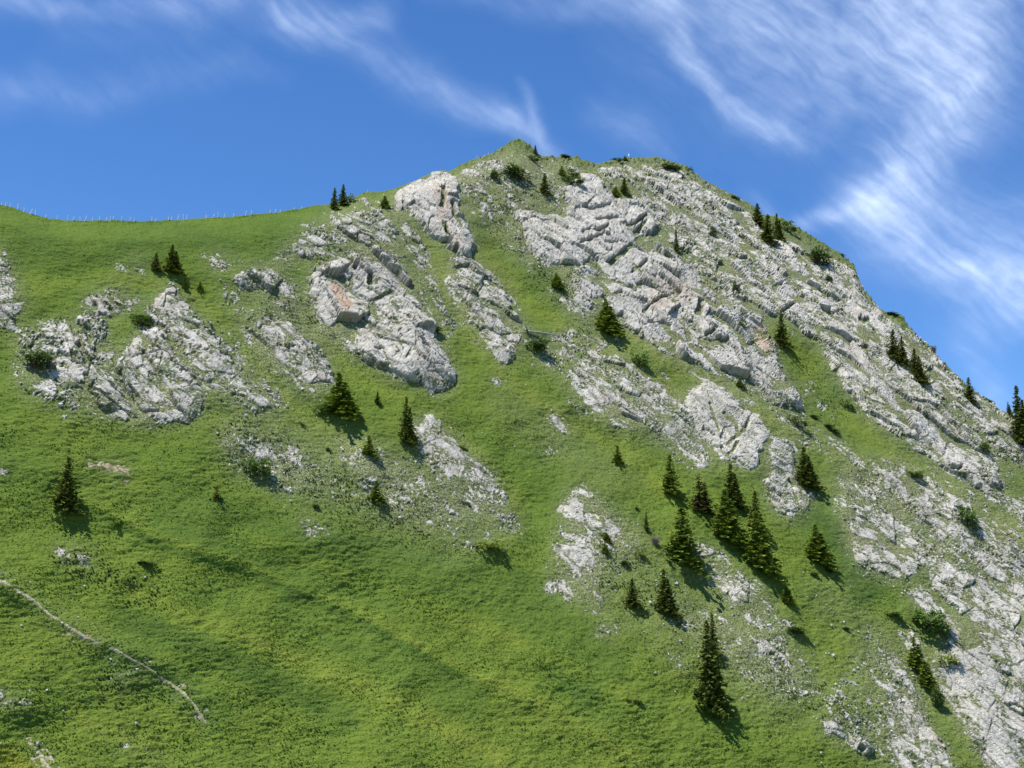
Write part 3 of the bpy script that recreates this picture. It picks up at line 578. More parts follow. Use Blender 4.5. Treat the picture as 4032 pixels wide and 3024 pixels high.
# add rows behind the ridge and in front of the frame
NC = len(colx)
top = ground[-1]
rows = [ground]; tr = [tintv]; dr = [dryv]
for k, d in enumerate((4, 12, 30, 70, 150, 320)):
    r = top.copy(); r[:, 1] += d; r[:, 2] -= d * .45 + (d / 90.0) ** 2 * 14; rows.append(r[None]); tr.append(tintv[-1:]); dr.append(dryv[-1:])
bot = ground[0]; front = []
yb = bot[:, 1]; zb = bot[:, 2]
for f in (0.0, .06, .14, .25, .38, .52, .66, .78, .88, .95):
    r = bot.copy(); yy = yb * f - 60 * (1 - f); r[:, 1] = yy
    r[:, 0] = bot[:, 0] * (0.35 + .65 * f) + (colx - 2016) / 4032 * 260 * (1 - f)
    r[:, 2] = np.where(yy > 0, -1.9 - (-zb - 1.9) * (np.clip(yy / yb, 0, 1)) - 16 * np.sin(np.clip(yy / yb, 0, 1) * math.pi) , -1.9 - .05 * yy * 0)
    front.append(r)
rows = [np.array(front)] + rows
tr = [np.repeat(tintv[:1], len(front), 0)] + tr; dr = [np.repeat(dryv[:1] * 0, len(front), 0)] + dr
GV = np.concatenate(rows, 0); TV = np.concatenate(tr, 0); DV = np.concatenate(dr, 0)
me = make_mesh('mountainside', GV.reshape(-1, 3), grid_quads(*GV.shape[:2]), mat=M_GRASS, flat=False, attrs={'tint': TV.ravel(), 'dry': DV.ravel()})
mt = link('mountainside', me)
tag(mt, 'steep green alpine mountainside rising to a rocky peak under blue sky', kind='structure')

# ------------------------------------------------------------------ rock layer, one object for each outcrop
WX = 26 * fbm(x0 / 9, z0 / 9, 4, 111, .6); WY = 26 * fbm(x0 / 9, z0 / 9, 4, 121, .6)
C = samp(cov_w, PX + WX, PY + WY)
PTH = samp(cov_p, PX + WX * .15, PY + WY * .15)
own_i = np.clip(((PX - RX0) / RS).astype(int), 0, RW - 1); own_j = np.clip(((PY - RY0) / RS).astype(int), 0, RH - 1)
OW = owner[own_j, own_i]
PR = samp(proud, PX, PY)
act = (OW >= 0)
ph = math.radians(43)
xa, za, ya = x0[act], z0[act], Y[act]
wx = 2.2 * fbm(xa / 18, za / 18, 3, 61); wz = 2.2 * fbm(xa / 18, za / 18, 3, 71)
xw, zw = xa + wx, za + wz
p_ = xw * math.cos(ph) - zw * math.sin(ph); q_ = xw * math.sin(ph) + zw * math.cos(ph)
C = np.where(OW == names.index('path'), PTH, C)
Ca, Pa = C[act], PR[act]
ispath = OW[act] == names.index('path')
th = .55 * fbm(p_ / 12, q_ / 4.5, 4, 81) + .62 * fbm(p_ / 3.0, q_ / 1.5, 3, 91) + .34 * gnoise(xa / .8, za / .8, 95)
seam = np.exp(-(gnoise(p_ / 34, q_ / 6.5, 97) / .07) ** 2) * smooth(-.1, .3, gnoise(p_ / 20, q_ / 12, 98))
big = np.isin(OW[act], [names.index(n) for n in ('great_slab', 'hanging_block', 'buttress', 'pale_slab')])
rr = Ca - .40 + th * np.where(ispath, .58, np.where(big, .30, .80)) - seam * .55 * (~big) - np.exp(-(gnoise(p_ / 16, q_ / 3.2, 197) / .06) ** 2) * .35 * (~big)
sat = smooth(-.02, .22, rr)
amp = np.clip(Pa / 6.0, .22, 1.1)
f1, k1 = facets(p_ / 17, q_ / 9, 5, 2.0, .8, .6, .035, True); f1 = f1 * np.where(big, .7, 1.5)
f2, k2 = facets(p_ / 8.5, q_ / 2.8, 6, 1.1, .8, .7, .05, True); f2 = f2 * .85
f3, k3 = facets(p_ / 4.6, q_ / 1.35, 7, .9, 1.0, .7, .10, True); f3 = f3 * .32
f4 = facets(p_ / 1.7, q_ / .75, 8, 1.0, 1.0, .4, .12) * .15
sq = q_ / 2.3 + .9 * fbm(p_ / 26, q_ / 9, 3, 12); sf = sq - np.floor(sq)
strat = (np.where(sf < .85, sf / .85, (1 - sf) / .15) - .5) * 1.0 * smooth(-.25, .2, gnoise(p_ / 24, q_ / 14, 160))
rough_ = np.where(big, .85, 1.0)
det = amp * (f1 + .62 * f2 * rough_ + strat * .6) + .70 * np.clip(amp * 1.5, .5, 1.1) * rough_ * (f3 + f4)
wl = smooth(.52, .78, Ca)
rs_ = np.maximum(Ca - .40 + .55 * fbm(p_ / 12, q_ / 4.5, 4, 81) * np.where(big, .30, .75) - seam * .55 * (~big), -.5)
hole = smooth(.12, -.14, rr) * smooth(-.02, .10, rs_) * wl
rr_old = rr
rr = rr * (1 - wl) + rs_ * wl
sat = smooth(-.02, .22, rr)
hr = np.clip(rr * 5.5, -1.6, 1.0) * np.clip(Pa * .21, .16, 1.7) + sat * (1 - .7 * hole) * det - .30 * hole
isp = np.isin(OW[act], [names.index(n) for n in ('path', 'bare_earth')])
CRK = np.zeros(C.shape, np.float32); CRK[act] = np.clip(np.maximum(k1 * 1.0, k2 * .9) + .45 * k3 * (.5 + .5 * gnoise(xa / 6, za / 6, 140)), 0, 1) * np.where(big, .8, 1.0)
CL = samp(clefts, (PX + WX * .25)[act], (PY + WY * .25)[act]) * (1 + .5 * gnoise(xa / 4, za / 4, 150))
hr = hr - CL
CRK[act] = np.maximum(CRK[act], np.clip(CL * .6, 0, 1.5))  # clefts also coloured dark, painted shade on top of their depth
hr = np.where(isp, np.clip(rr * 5, -1.2, 1) * .14 + .04 * f4, hr) + gd[act] * .35
RV = np.zeros(BASE.shape, np.float32); RV[:] = BASE
RV[act] += hr[:, None] * NRM
STN = samp(stain, PX, PY)
GRN = np.zeros(C.shape, np.float32)
GRN[act] = np.clip(1.0 - sat * 1.1 + .95 * smooth(.05, .5, hole) + 1.0 * smooth(-.28, .22, -f2 / .9 * .45 + 1.0 * fbm(xa / 5, za / 4, 4, 99)) * (Ca < .95) , 0, 1) * np.where(big, .45, 1.0)

idx = np.arange(NR * NC).reshape(NR, NC)
qo = np.stack([idx[:-1, :-1], idx[:-1, 1:], idx[1:, 1:], idx[1:, :-1]], -1)
qown = OW[:-1, :-1]
AF = act.ravel(); RVf = RV.reshape(-1, 3); OWf = OW.ravel()
Hf = np.full(NR * NC, -9.0); Hf[AF] = hr - gd[act]
for gi, nm in enumerate(names):
    qs = qo[qown == gi]
    if not len(qs): continue
    qs = qs[AF[qs].all(1) & (Hf[qs].max(1) > -.55)]
    u, inv = np.unique(qs.ravel(), return_inverse=True)
    if nm in ('path', 'bare_earth'):
        o = link(nm, make_mesh(nm, RVf[u], inv.reshape(-1, 4), mat=G[nm]['mat'], flat=True))
        tag(o, 'narrow stony footpath curving down the lower left meadow' if nm == 'path' else 'ochre patch of bare earth eroded in the turf right above the lone left spruce', kind='structure')
        continue
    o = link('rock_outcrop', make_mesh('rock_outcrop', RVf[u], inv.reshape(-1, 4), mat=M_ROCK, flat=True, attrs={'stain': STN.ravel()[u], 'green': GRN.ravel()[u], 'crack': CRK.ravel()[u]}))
    tag(o, LABELS[nm], 'rock outcrop', 'rock outcrops on the mountainside')

GRF = ground
def at(px, py):
    """ground point of the mountainside at a photo pixel"""
    fc = np.interp(px, colx, np.arange(NC)); c = int(min(max(fc, 0), NC - 2)); a = fc - c
    sy = skyline(px); tt = min(max((py - VB) / (sy - VB), 0), 1) * (NR - 1); r = int(min(tt, NR - 2)); b = tt - r
    g = BASE
    P = (g[r, c] * (1 - a) + g[r, c + 1] * a) * (1 - b) + (g[r + 1, c] * (1 - a) + g[r + 1, c + 1] * a) * b
    return P

# ------------------------------------------------------------------ plants
def frond(V, T, A, base, tip, width, droop, seg=3):
    """a drooping spray: a bent ribbon with saw-tooth sides"""
    base = np.array(base, float); tip = np.array(tip, float)
    d = tip - base; L = np.linalg.norm(d)
    side = np.cross(d, (0, 0, 1)); s = np.linalg.norm(side)
    side = side / s if s > 1e-6 else np.array((1, 0, 0))
    for k in range(seg):
        a = k / seg; b = (k + 1.35) / seg
        pa = base + d * a + np.array((0, 0, -droop * L * a * a)); pb = base + d * min(b, 1.05) + np.array((0, 0, -droop * L * b * b))
        w = width * (1 - a * .75) * random.uniform(.7, 1.3)
        o = np.array((0, 0, random.uniform(-.25, .05) * w))
        n = len(V)
        V += [pa, pa + d * .12 + side * w + o * 2, pb, pa + d * .12 - side * w + o * 2]
        T += [(n, n + 1, n + 2), (n, n + 2, n + 3)]
        A += [a * .6, min(1, a + .5), min(1, b), min(1, a + .5)]

def crown_mesh(name, mat, seed, whorls=22, per=7, radius=.24, skew=.45, gaps=.1, shape=.85, two=False):
    random.seed(seed)
    V, T, A = [], [], []
    tops = [(0, 0, 1.0)] if not two else [(0, 0, 1.0), (.10, 0, .74)]
    for (ox, oy, ht) in tops:
        for i in range(whorls):
            f = (i + random.uniform(-.3, .3)) / whorls
            z = ht * (.03 + .95 * max(f, 0))
            R = radius * ht * ((1 - f) ** shape) * random.uniform(.70, 1.18) + .012
            n = max(3, int(per * (1 - f * .45)))
            a0 = random.random() * 6.28
            for k in range(n):
                if random.random() < gaps: continue
                a = a0 + 6.283 * k / n + random.uniform(-.3, .3)
                r = R * random.uniform(.45, 1.2) * (1 if random.random() > .07 else .5)
                r *= 1 + .38 * math.cos(a + .5) * (1 - f)          # fuller on the downhill side
                z0 = z - skew * r * math.cos(a + .5) * (1 - f) + random.uniform(-.02, .018)
                b = (ox, oy, z + .03 * ht)
                tip = (ox + r * math.cos(a), oy + r * math.sin(a), z0 - .04 * (1 - f))
                K = max(2, int(5.5 * (1 - f) + 1))
                bb = np.array(b); tt_ = np.array(tip)
                for m in range(K):                                  # clumps of needles along the branch
                    g = (m + random.uniform(.3, 1.1)) / K
                    c = bb + (tt_ - bb) * g; c[2] -= .05 * (g * (1 - g)) * r * 6
                    side = random.uniform(-1, 1) * .22 * r * g
                    c[0] += -math.sin(a) * side; c[1] += math.cos(a) * side
                    sz = .034 * (1.15 - f * .5) * random.uniform(.7, 1.35) * (1.1 if radius > .3 else 1)
                    for w_ in range(3):
                        an = a + random.uniform(-1.3, 1.3)
                        u_ = np.array((math.cos(an), math.sin(an), random.uniform(-.35, .45))) * sz * 1.25
                        v_ = np.array((-math.sin(an) * .55, math.cos(an) * .55, random.uniform(-.5, .5))) * sz
                        n_ = len(V); o_ = c + np.array([random.gauss(0, .006) for _ in range(3)])
                        V += [o_ - u_ * .6, o_ + v_, o_ + u_, o_ - v_]
                        T += [(n_, n_ + 1, n_ + 2), (n_, n_ + 2, n_ + 3)]
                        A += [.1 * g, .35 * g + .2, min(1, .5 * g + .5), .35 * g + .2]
        frond(V, T, A, (ox, oy, ht * .93), (ox + .004, oy, ht * 1.01), .008, 0, 2)
    V = np.array(V); A = np.array(A)
    return make_mesh(name, V, tris=T, mat=mat, flat=True, attrs={'tip': A})

def bush_mesh(name, mat, seed, n=420, flatn=.7, skew=.35, lobes=7, leaf=.075):
    """uneven dome of sprays about 1 wide and 1 high, standing on z=0"""
    random.seed(seed)
    L = [(random.uniform(-.38, .38), random.uniform(-.3, .3), random.uniform(.10, .60), random.uniform(.14, .30)) for _ in range(lobes)]
    V, T, A = [], [], []
    for i in range(n):
        lx, ly, lz, lr = random.choice(L)
        u = random.uniform(-1, 1); a = random.random() * 6.283; s = math.sqrt(1 - u * u); rr = lr * random.uniform(.55, 1.1)
        d = np.array((s * math.cos(a), s * math.sin(a), u))
        c = np.array((lx, ly, lz)) + d * rr
        c[2] = c[2] - skew * c[0] * (1 - max(min(c[2], 1), 0)) * .8
        c[2] = max(c[2], -.28)
        dn = d + np.array((random.uniform(-.5, .5), random.uniform(-.5, .5), random.uniform(.0, .6)))
        l = leaf * random.uniform(.8, 1.7)
        frond(V, T, A, c - dn * l * .3, c + dn * l, leaf * .55, .2, 2)
    return make_mesh(name, np.array(V), tris=T, mat=mat, flat=True, attrs={'tip': np.array(A)})

def stick(V, T, p, q, r0, r1, n=6):
    p = Vector(p); q = Vector(q); d = (q - p).normalized(); u = d.orthogonal().normalized(); v = d.cross(u)
    b = len(V)
    for c, r in ((p, r0), (q, r1)):
        for k in range(n):
            a = 6.283 * k / n; V.append(tuple(c + u * math.cos(a) * r + v * math.sin(a) * r))
    for k in range(n):
        k2 = (k + 1) % n; T += [(b + k, b + k2, b + n + k2), (b + k, b + n + k2, b + n + k)]
    V.append(tuple(q)); e = len(V) - 1
    for k in range(n): T.append((b + n + k, b + n + (k + 1) % n, e))

def trunk_mesh(name='trunk', mat=None, branches=True):
    V, T = [], []
    zs = [-.10, .0, .2, .45, .7, .97]; rs = [.026, .022, .018, .013, .008, .002]
    pts = [(0, 0, z) for z in zs]
    pts = [(math.sin(z * 5) * .004, math.cos(z * 4) * .004, z) for z in zs]
    for i in range(5): stick(V, T, pts[i], pts[i + 1], rs[i], rs[i + 1], 7)
    if branches:
        random.seed(3)
        for i in range(26):
            z = .06 + i * .033; a = i * 2.4; r = .16 * (1 - z)
            stick(V, T, (0, 0, z), (r * math.cos(a), r * math.sin(a), z - .02), .004, .001, 4)
    return make_mesh(name, np.array(V), tris=T, mat=mat or M_BARK)

def stems_mesh(seed=1, mat=None):
    random.seed(seed); V, T = [], []
    for i in range(9):
        a = i * .75; r = random.uniform(.1, .3); z = random.uniform(.35, .7)
        stick(V, T, (0, 0, -.12), (r * .4 * math.cos(a), r * .4 * math.sin(a), z * .5), .022, .014, 5)
        stick(V, T, (r * .4 * math.cos(a), r * .4 * math.sin(a), z * .5), (r * math.cos(a), r * math.sin(a), z), .014, .004, 5)
    return make_mesh('stem', np.array(V), tris=T, mat=mat or M_BARK)

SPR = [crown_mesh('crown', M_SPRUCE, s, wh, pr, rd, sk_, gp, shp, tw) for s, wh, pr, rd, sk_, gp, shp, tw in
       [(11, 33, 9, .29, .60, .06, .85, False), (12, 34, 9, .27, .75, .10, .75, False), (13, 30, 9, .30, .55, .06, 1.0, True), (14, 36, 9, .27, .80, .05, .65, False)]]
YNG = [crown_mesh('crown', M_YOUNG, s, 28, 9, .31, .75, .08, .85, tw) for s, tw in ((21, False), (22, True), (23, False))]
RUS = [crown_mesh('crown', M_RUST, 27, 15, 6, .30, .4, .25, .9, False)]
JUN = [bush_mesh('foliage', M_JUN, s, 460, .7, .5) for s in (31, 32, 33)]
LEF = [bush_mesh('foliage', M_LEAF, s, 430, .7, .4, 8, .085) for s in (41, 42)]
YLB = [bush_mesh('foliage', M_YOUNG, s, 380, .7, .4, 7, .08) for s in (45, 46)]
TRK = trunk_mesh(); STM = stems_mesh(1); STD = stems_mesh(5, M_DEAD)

def dead_shrub_mesh():
    random.seed(77); V, T = [], []
    for i in range(150):
        a = random.random() * 6.283; r = random.uniform(.15, .45); z = random.uniform(.3, 1)
        m = (r * .5 * math.cos(a), r * .5 * math.sin(a), z * .55)
        stick(V, T, (0, 0, 0), m, .012, .008, 3)
        for k in range(2):
            stick(V, T, m, (r * math.cos(a) + random.uniform(-.12, .12), r * math.sin(a) + random.uniform(-.12, .12), z + random.uniform(-.1, .1)), .010, .004, 3)
    return make_mesh('branch', np.array(V), tris=T, mat=mat_simple('dead_twigs', [(0.3, (0.12, .10, .09)), (.7, (.26, .22, .21))], 2))

# kind, base x, base y, top y, width (photo pixels), label
PL = [
('s', 674, 1082, 962, 78, 'taller of the two dark spruces standing in the saddle meadow'),
('s', 612, 1071, 996, 50, 'smaller spruce left of the taller one in the saddle meadow'),
('y', 728, 1141, 1093, 26, 'tiny spruce below right of the saddle pair, left of two tiny ones'),
('y', 787, 1147, 1109, 28, 'tiny spruce at the foot of the saddle meadow, right of two tiny ones'),
('j', 556, 1290, 1240, 52, 'dark shrub perched on top of the left pale slab'),
('l', 560, 1262, 1236, 60, 'light green leafy shrub just above the dark shrub on the left slab'),
('j', 140, 1462, 1362, 108, 'big round dark dwarf pine at the far left beside the broken crags'),
('s', 1316, 832, 737, 42, 'left and darkest of the three trees standing up against the sky on the left ridge'),
('s', 1350, 818, 724, 50, 'middle and tallest of the three trees on the left ridge'),
('yb', 1378, 800, 758, 36, 'yellow-green bush right of the two ridge spruces'),
('y', 1515, 820, 770, 42, 'small green tree below the ridge crest left of the buttress'),
('yb', 1404, 1052, 1000, 58, 'green bush growing on top of the orange-stained cliff'),
('s', 1753, 930, 878, 30, 'dark narrow tree growing inside the cleft of the pale buttress'),
('yb', 1772, 706, 672, 32, 'yellow-green tuft in the notch right above the buttress'),
('j', 1955, 712, 668, 40, 'small dark bush on the left shoulder below the peak'),
('s', 2108, 616, 570, 26, 'small dark tree leaning on the skyline right of the pointed peak'),
('j', 2100, 640, 606, 36, 'green shrub just below the skyline tree by the peak'),
('j', 2052, 720, 645, 92, 'large dark dwarf pine clump right under the pointed peak'),
('s', 2145, 769, 680, 52, 'dark spruce standing in the turf hollow below the peak'),
('y', 2212, 694, 652, 32, 'small upright shrub in the hollow right of the peak'),
('j', 2258, 700, 655, 34, 'thin dark shrub above the huge slab on its left'),
('j', 2254, 728, 692, 66, 'flat dark bush on the upper left lip of the huge slab'),
('s', 2459, 768, 698, 42, 'spruce on the grassy ledge above the jutting block'),
('y', 2420, 774, 738, 36, 'low spruce left beside the one above the jutting block'),
('j', 2634, 680, 634, 78, 'wide dark dwarf pine right of the summit marker near the skyline'),
('j', 2222, 622, 606, 40, 'dark bush on the small hump of the skyline left of the notch'),
('j', 2430, 638, 621, 34, 'dark bush on the skyline left of the summit marker'),
('y', 2461, 634, 612, 18, 'tiny tree on the skyline directly left of the summit marker'),
('j', 2558, 706, 680, 26, 'small brownish shrub among the crags below the summit marker'),
('s', 2984, 892, 800, 62, 'first dark tree on the right skyline, leftmost of the ridge group'),
('s', 2664, 1000, 892, 28, 'very narrow dark tree against the crags right of the jutting block'),
('j', 2816, 938, 898, 28, 'small dark shrub hanging in the crags halfway to the right ridge'),
('y', 2190, 1140, 1072, 48, 'thin sparse tree on the turf left of the main rock face'),
('j', 2906, 1168, 1100, 34, 'narrow dark shrub in the gully of the upper right face'),
('y', 2385, 1318, 1172, 92, 'large leaning olive spruce at the head of the green ramp'),
('j', 2918, 1324, 1248, 38, 'dark narrow bush on the main rock face near its brown corner'),
('l', 2524, 1452, 1374, 50, 'sparse bright leafy sapling on the green ramp'),
('y', 2914, 1526, 1488, 38, 'small green shrub at the lower rim of the main rock face'),
('y', 2432, 1830, 1754, 46, 'small leaning spruce alone in the central meadow'),
('y', 2640, 1962, 1792, 84, 'leaning spruce first from the left at the top of the grove'),
('r2', 2756, 2025, 1866, 88, 'brownish spruce in the grove, second from the left'),
('s', 2880, 2004, 1828, 96, 'upper dark spruce of the grove, topmost tree'),
('y', 2856, 2142, 1928, 120, 'broad spruce in the middle of the grove'),
('s', 2978, 2118, 1938, 90, 'dark slim spruce at the right side of the grove'),
('y', 2982, 2262, 2018, 124, 'lowest spruce of the grove with brownish side'),
('y', 2690, 2236, 2002, 148, 'wide dense spruce left below the grove beside the dead grey shrub'),
('s', 2490, 2397, 2283, 80, 'small dark spruce, left of the pair below the wide spruce'),
('s', 2616, 2428, 2246, 98, 'taller spruce, right of the pair below the wide spruce'),
('s', 2790, 2820, 2462, 140, 'biggest spruce in the picture, tall and dark in the lower right centre'),
('s', 2808, 2606, 2425, 68, 'slim spruce partly hidden right behind the biggest spruce'),
('y', 2386, 2132, 2096, 32, 'small round spruce seedling right of the lower scree patch, upper of two'),
('y', 2383, 2182, 2132, 36, 'small spruce seedling right of the lower scree patch, lower of two'),
('yb', 2520, 2198, 2156, 40, 'small yellow-green bush left of the dead grey shrub'),
('j', 2470, 2228, 2202, 40, 'low dark shrub between seedlings and the small spruce pair'),
('s', 2545, 2098, 2016, 28, 'thin small spruce left above the wide spruce'),
('j', 2506, 2012, 1992, 22, 'tiny dark bush in the turf above the thin small spruce'),
('yb', 2496, 2768, 2738, 54, 'low green bush in the meadow left of the biggest spruce'),
('s', 3170, 1928, 1762, 104, 'wide dark spruce beside the pale rock tongue'),
('y', 3215, 2226, 2068, 96, 'leaning bushy spruce right of the grove on open turf'),
('y', 3264, 2254, 2226, 34, 'small low shrub at the foot of the leaning bushy spruce'),
('j', 3204, 2270, 2248, 36, 'little dark shrub below the leaning bushy spruce'),
('j', 3140, 1684, 1626, 58, 'dark dwarf pine below the point of the main rock face'),
('j', 3216, 1654, 1628, 36, 'first and highest shrub of the dwarf pine row in the green lane'),
('j', 3260, 1692, 1662, 42, 'middle shrub of the dwarf pine row in the green lane'),
('j', 3296, 1712, 1684, 38, 'last and lowest shrub of the dwarf pine row in the green lane'),
('s', 3080, 1374, 1236, 70, 'dark pointed spruce in the green lane right of the main rock face'),
('s', 3522, 1444, 1300, 74, 'left and tallest spruce of the group on the right rock face'),
('s', 3556, 1448, 1326, 56, 'middle spruce of the group on the right rock face'),
('s', 3606, 1514, 1374, 76, 'lowest right spruce of the group on the right rock face'),
('j', 3222, 1058, 952, 92, 'large dark dwarf pine mass hanging below the right skyline'),
('j', 3262, 1124, 1072, 30, 'narrow dark bush under the large hanging dwarf pine mass'),
('s', 3026, 970, 843, 72, 'broad spruce on the right skyline, second of the ridge group'),
('s', 3062, 960, 838, 50, 'slim pointed spruce on the right skyline, third of the ridge group'),
('j', 3098, 918, 862, 54, 'dark rounded pine on the right skyline, last of the ridge group'),
('j', 3322, 1010, 994, 20, 'tiny dark shrub on the right skyline before it steepens'),
('d', 3678, 1396, 1360, 24, 'bare dead little tree on the steep right skyline'),
('j', 3508, 1244, 1228, 62, 'flat dark shrub on the flat step of the right skyline'),
('s', 3819, 1592, 1490, 52, 'spruce leaning from the lower right skyline'),
('j', 3904, 1592, 1568, 28, 'small shrub on the lower right skyline between two spruces'),
('s', 4018, 1770, 1530, 96, 'tall spruce on the skyline at the right picture edge'),
('s', 3972, 1638, 1584, 24, 'small spruce left beside the tall one at the right picture edge'),
('j', 3336, 1612, 1566, 34, 'dark bush at the lower end of the turf right of the pointed spruce'),
('j', 3874, 1804, 1726, 46, 'brownish shrub in the narrow green strip near the right edge'),
('l', 3604, 1884, 1848, 52, 'low leafy bush in the green lane at the right'),
('l', 3812, 2088, 1974, 64, 'long leafy shrub between the slanting rock bands at the right'),
('y', 3097, 2380, 2306, 50, 'yellow-green little tree above the low dark shrub, right of the scree strip'),
('j', 3128, 2502, 2458, 84, 'low spreading dark shrub below the yellow-green little tree'),
('l', 3664, 2500, 2384, 124, 'large green leafy bush at the edge of the right scree slope'),
('l', 3516, 2428, 2404, 54, 'low green strip of shrub left of the large leafy bush'),
('y', 3604, 2640, 2516, 66, 'upper end of the long dwarf conifer strip near the bottom right'),
('y', 3645, 2712, 2610, 60, 'middle of the long dwarf conifer strip near the bottom right'),
('j', 3688, 2800, 2694, 58, 'lower end of the long dwarf conifer strip near the bottom right'),
('yb', 3740, 2622, 2570, 56, 'small bush on the right scree slope beside the conifer strip'),
('j', 3328, 2484, 2464, 30, 'tiny dark shrub in the stony turf left of the large leafy bush'),
('y', 1330, 1640, 1465, 118, 'bushy spruce beside the rounded grey outcrop in the left centre'),
('l', 1284, 1632, 1570, 78, 'leafy green shrub at the left foot of the bushy spruce'),
('s', 1486, 1594, 1543, 30, 'tiny spruce between the bushy spruce and the tall narrow one'),
('s', 1597, 1756, 1560, 78, 'tall narrow dark spruce in the left centre beside the scree streak'),
('y', 1452, 1798, 1714, 58, 'small yellow-green spruce below left of the tall narrow spruce'),
('yb', 1824, 1772, 1744, 34, 'small yellowish bush at the right rim of the long scree streak'),
('j', 1190, 1678, 1660, 18, 'dark dot of a shrub above the leafy bush in the left turf'),
('j', 1298, 1778, 1758, 22, 'dark tiny shrub left of the small yellow-green spruce'),
('y', 1480, 1980, 1894, 62, 'stout yellow-green spruce standing lower in the stony turf'),
('l', 1016, 1880, 1786, 86, 'round leafy bush on the thin pale streaks in the left slope'),
('j', 1704, 1312, 1268, 62, 'dark dwarf pine at the right rim of the orange-stained cliff'),
('yb', 1928, 2172, 2124, 84, 'low broad bush beside small white stones at the lower end of the stony turf'),
('yb', 1834, 1988, 1960, 28, 'small bush in the tail of the long scree streak'),
('j', 1242, 2000, 1982, 28, 'small low shrub in the turf below the round leafy bush'),
('s', 258, 2018, 1812, 118, 'lone dense spruce on the left meadow'),
('r', 854, 1972, 1908, 58, 'small rusty yellow shrub in the left meadow turf'),
('yb', 475, 2072, 2046, 42, 'bright yellow-green cushion right below the lone left spruce'),
('j', 596, 2232, 2204, 66, 'low dark shrub in the lower left meadow'),
('l', 2110, 1385, 1325, 90, 'leafy green thicket right under the fallen dead log'),
('d', 2582, 2160, 2112, 40, 'dead purple-grey shrub at the left side of the wide spruce'),
('yb', 2716, 640 + 35, 654, 20, 'low tuft on the skyline where the summit dome starts to fall right'),
('j', 2900, 790, 770, 34, 'low dark tuft on the right skyline above the speckled crags'),
]
DEADM = dead_shrub_mesh()
rr_ = random.Random(5)
for i, (kd, bx, by, ty, w, label) in enumerate(PL):
    if kd == 's': mesh = SPR[rr_.randrange(4)]; nm = 'spruce_tree'; cat = 'tree'; grp = 'spruces on the mountainside'
    elif kd in ('y', 'r2'): mesh = YNG[rr_.randrange(3)]; nm = 'spruce_tree'; cat = 'tree'; grp = 'spruces on the mountainside'
    elif kd == 'r': mesh = RUS[0]; nm = 'rusty_shrub'; cat = 'shrub'; grp = 'shrubs on the mountainside'
    elif kd == 'j': mesh = JUN[rr_.randrange(3)]; nm = 'dwarf_pine'; cat = 'shrub'; grp = 'shrubs on the mountainside'
    elif kd == 'l': mesh = LEF[rr_.randrange(2)]; nm = 'leafy_shrub'; cat = 'shrub'; grp = 'shrubs on the mountainside'
    elif kd == 'yb': mesh = YLB[rr_.randrange(2)]; nm = 'small_bush'; cat = 'shrub'; grp = 'shrubs on the mountainside'
    else: mesh = DEADM; nm = 'dead_shrub'; cat = 'shrub'; grp = 'dead shrubs on the mountainside'
    if kd == 'r2': mesh = crown_mesh('crown', mat_foliage('brownish_needles', (.035, .035, .013), (.075, .070, .022), (.16, .135, .045)), 29, 22, 7, .28, .45, .2, .85, True)
    tree = kd in ('s', 'y', 'r2', 'r')
    foot = by - (0.10 if tree else .14) * (by - ty)       # the skirt hangs below the stem foot on the downhill side
    foot = max(foot, skyline(bx) + 2)
    P = at(bx, foot)
    m_per_px = math.hypot(P[0], P[1], P[2]) / F
    h = (foot - ty) * m_per_px * 1.03
    wd = w * m_per_px
    root = bpy.data.objects.new(nm, None); COL.objects.link(root)
    root.empty_display_size = .5
    root.location = (float(P[0]), float(P[1]), float(P[2]))
    tag(root, label, cat, grp)
    ref = (.45 if kd in ('y', 'r2') else .52) if tree else .80
    sx = wd / ref
    o = link('crown' if tree else ('branch' if kd == 'd' else 'foliage'), mesh, root)
    o.scale = (sx, sx, h)
    rz = rr_.uniform(-.45, .45); o.rotation_euler = (0, 0, rz)
    s2 = link('trunk' if tree else 'stem', TRK if tree else (STD if kd == 'd' else STM), root)
    s2.scale = (h if tree else sx, h if tree else sx, h)

# ------------------------------------------------------------------ fallen dead log
P1 = Vector(at(2074, 1312)); P2 = Vector(at(2215, 1336))
lg = bpy.data.objects.new('fallen_log', None); COL.objects.link(lg); lg.location = P1
tag(lg, 'bleached fallen dead tree lying across the turf right of the centre rib', 'log')
d = P2 - P1; upv = Vector(NRM) * .9
V, T = [], []
pts = [upv * 1.0 + d * f + Vector((0, 0, .5 * math.sin(f * 3.1))) for f in (0, .2, .45, .7, 1.0)]
rad = [.42, .36, .28, .2, .08]
for i in range(4): stick(V, T, pts[i], pts[i + 1], rad[i], rad[i + 1], 8)
link('log_trunk', make_mesh('log_trunk', np.array(V), tris=T, mat=M_DEAD), lg)
random.seed(9)
V, T = [], []
for i in range(46):
    f = .1 + .88 * random.random(); b = upv + d * f
    e = b + Vector((random.uniform(-.6, 1.2), random.uniform(-1, .4), random.uniform(-2.6, .9)))
    stick(V, T, b, e, .07, .02, 4)
link('dead_branch', make_mesh('dead_branch', np.array(V), tris=T, mat=M_DEAD), lg)['kind'] = 'stuff'
V, T = [], []
for i in range(10):
    a = i * .63; stick(V, T, upv + d * .02, upv - d.normalized() * .9 + Vector((math.cos(a) * .3, 0, math.sin(a) * 1.5)), .16, .04, 5)
link('root_plate', make_mesh('root_plate', np.array(V), tris=T, mat=M_BARK), lg)

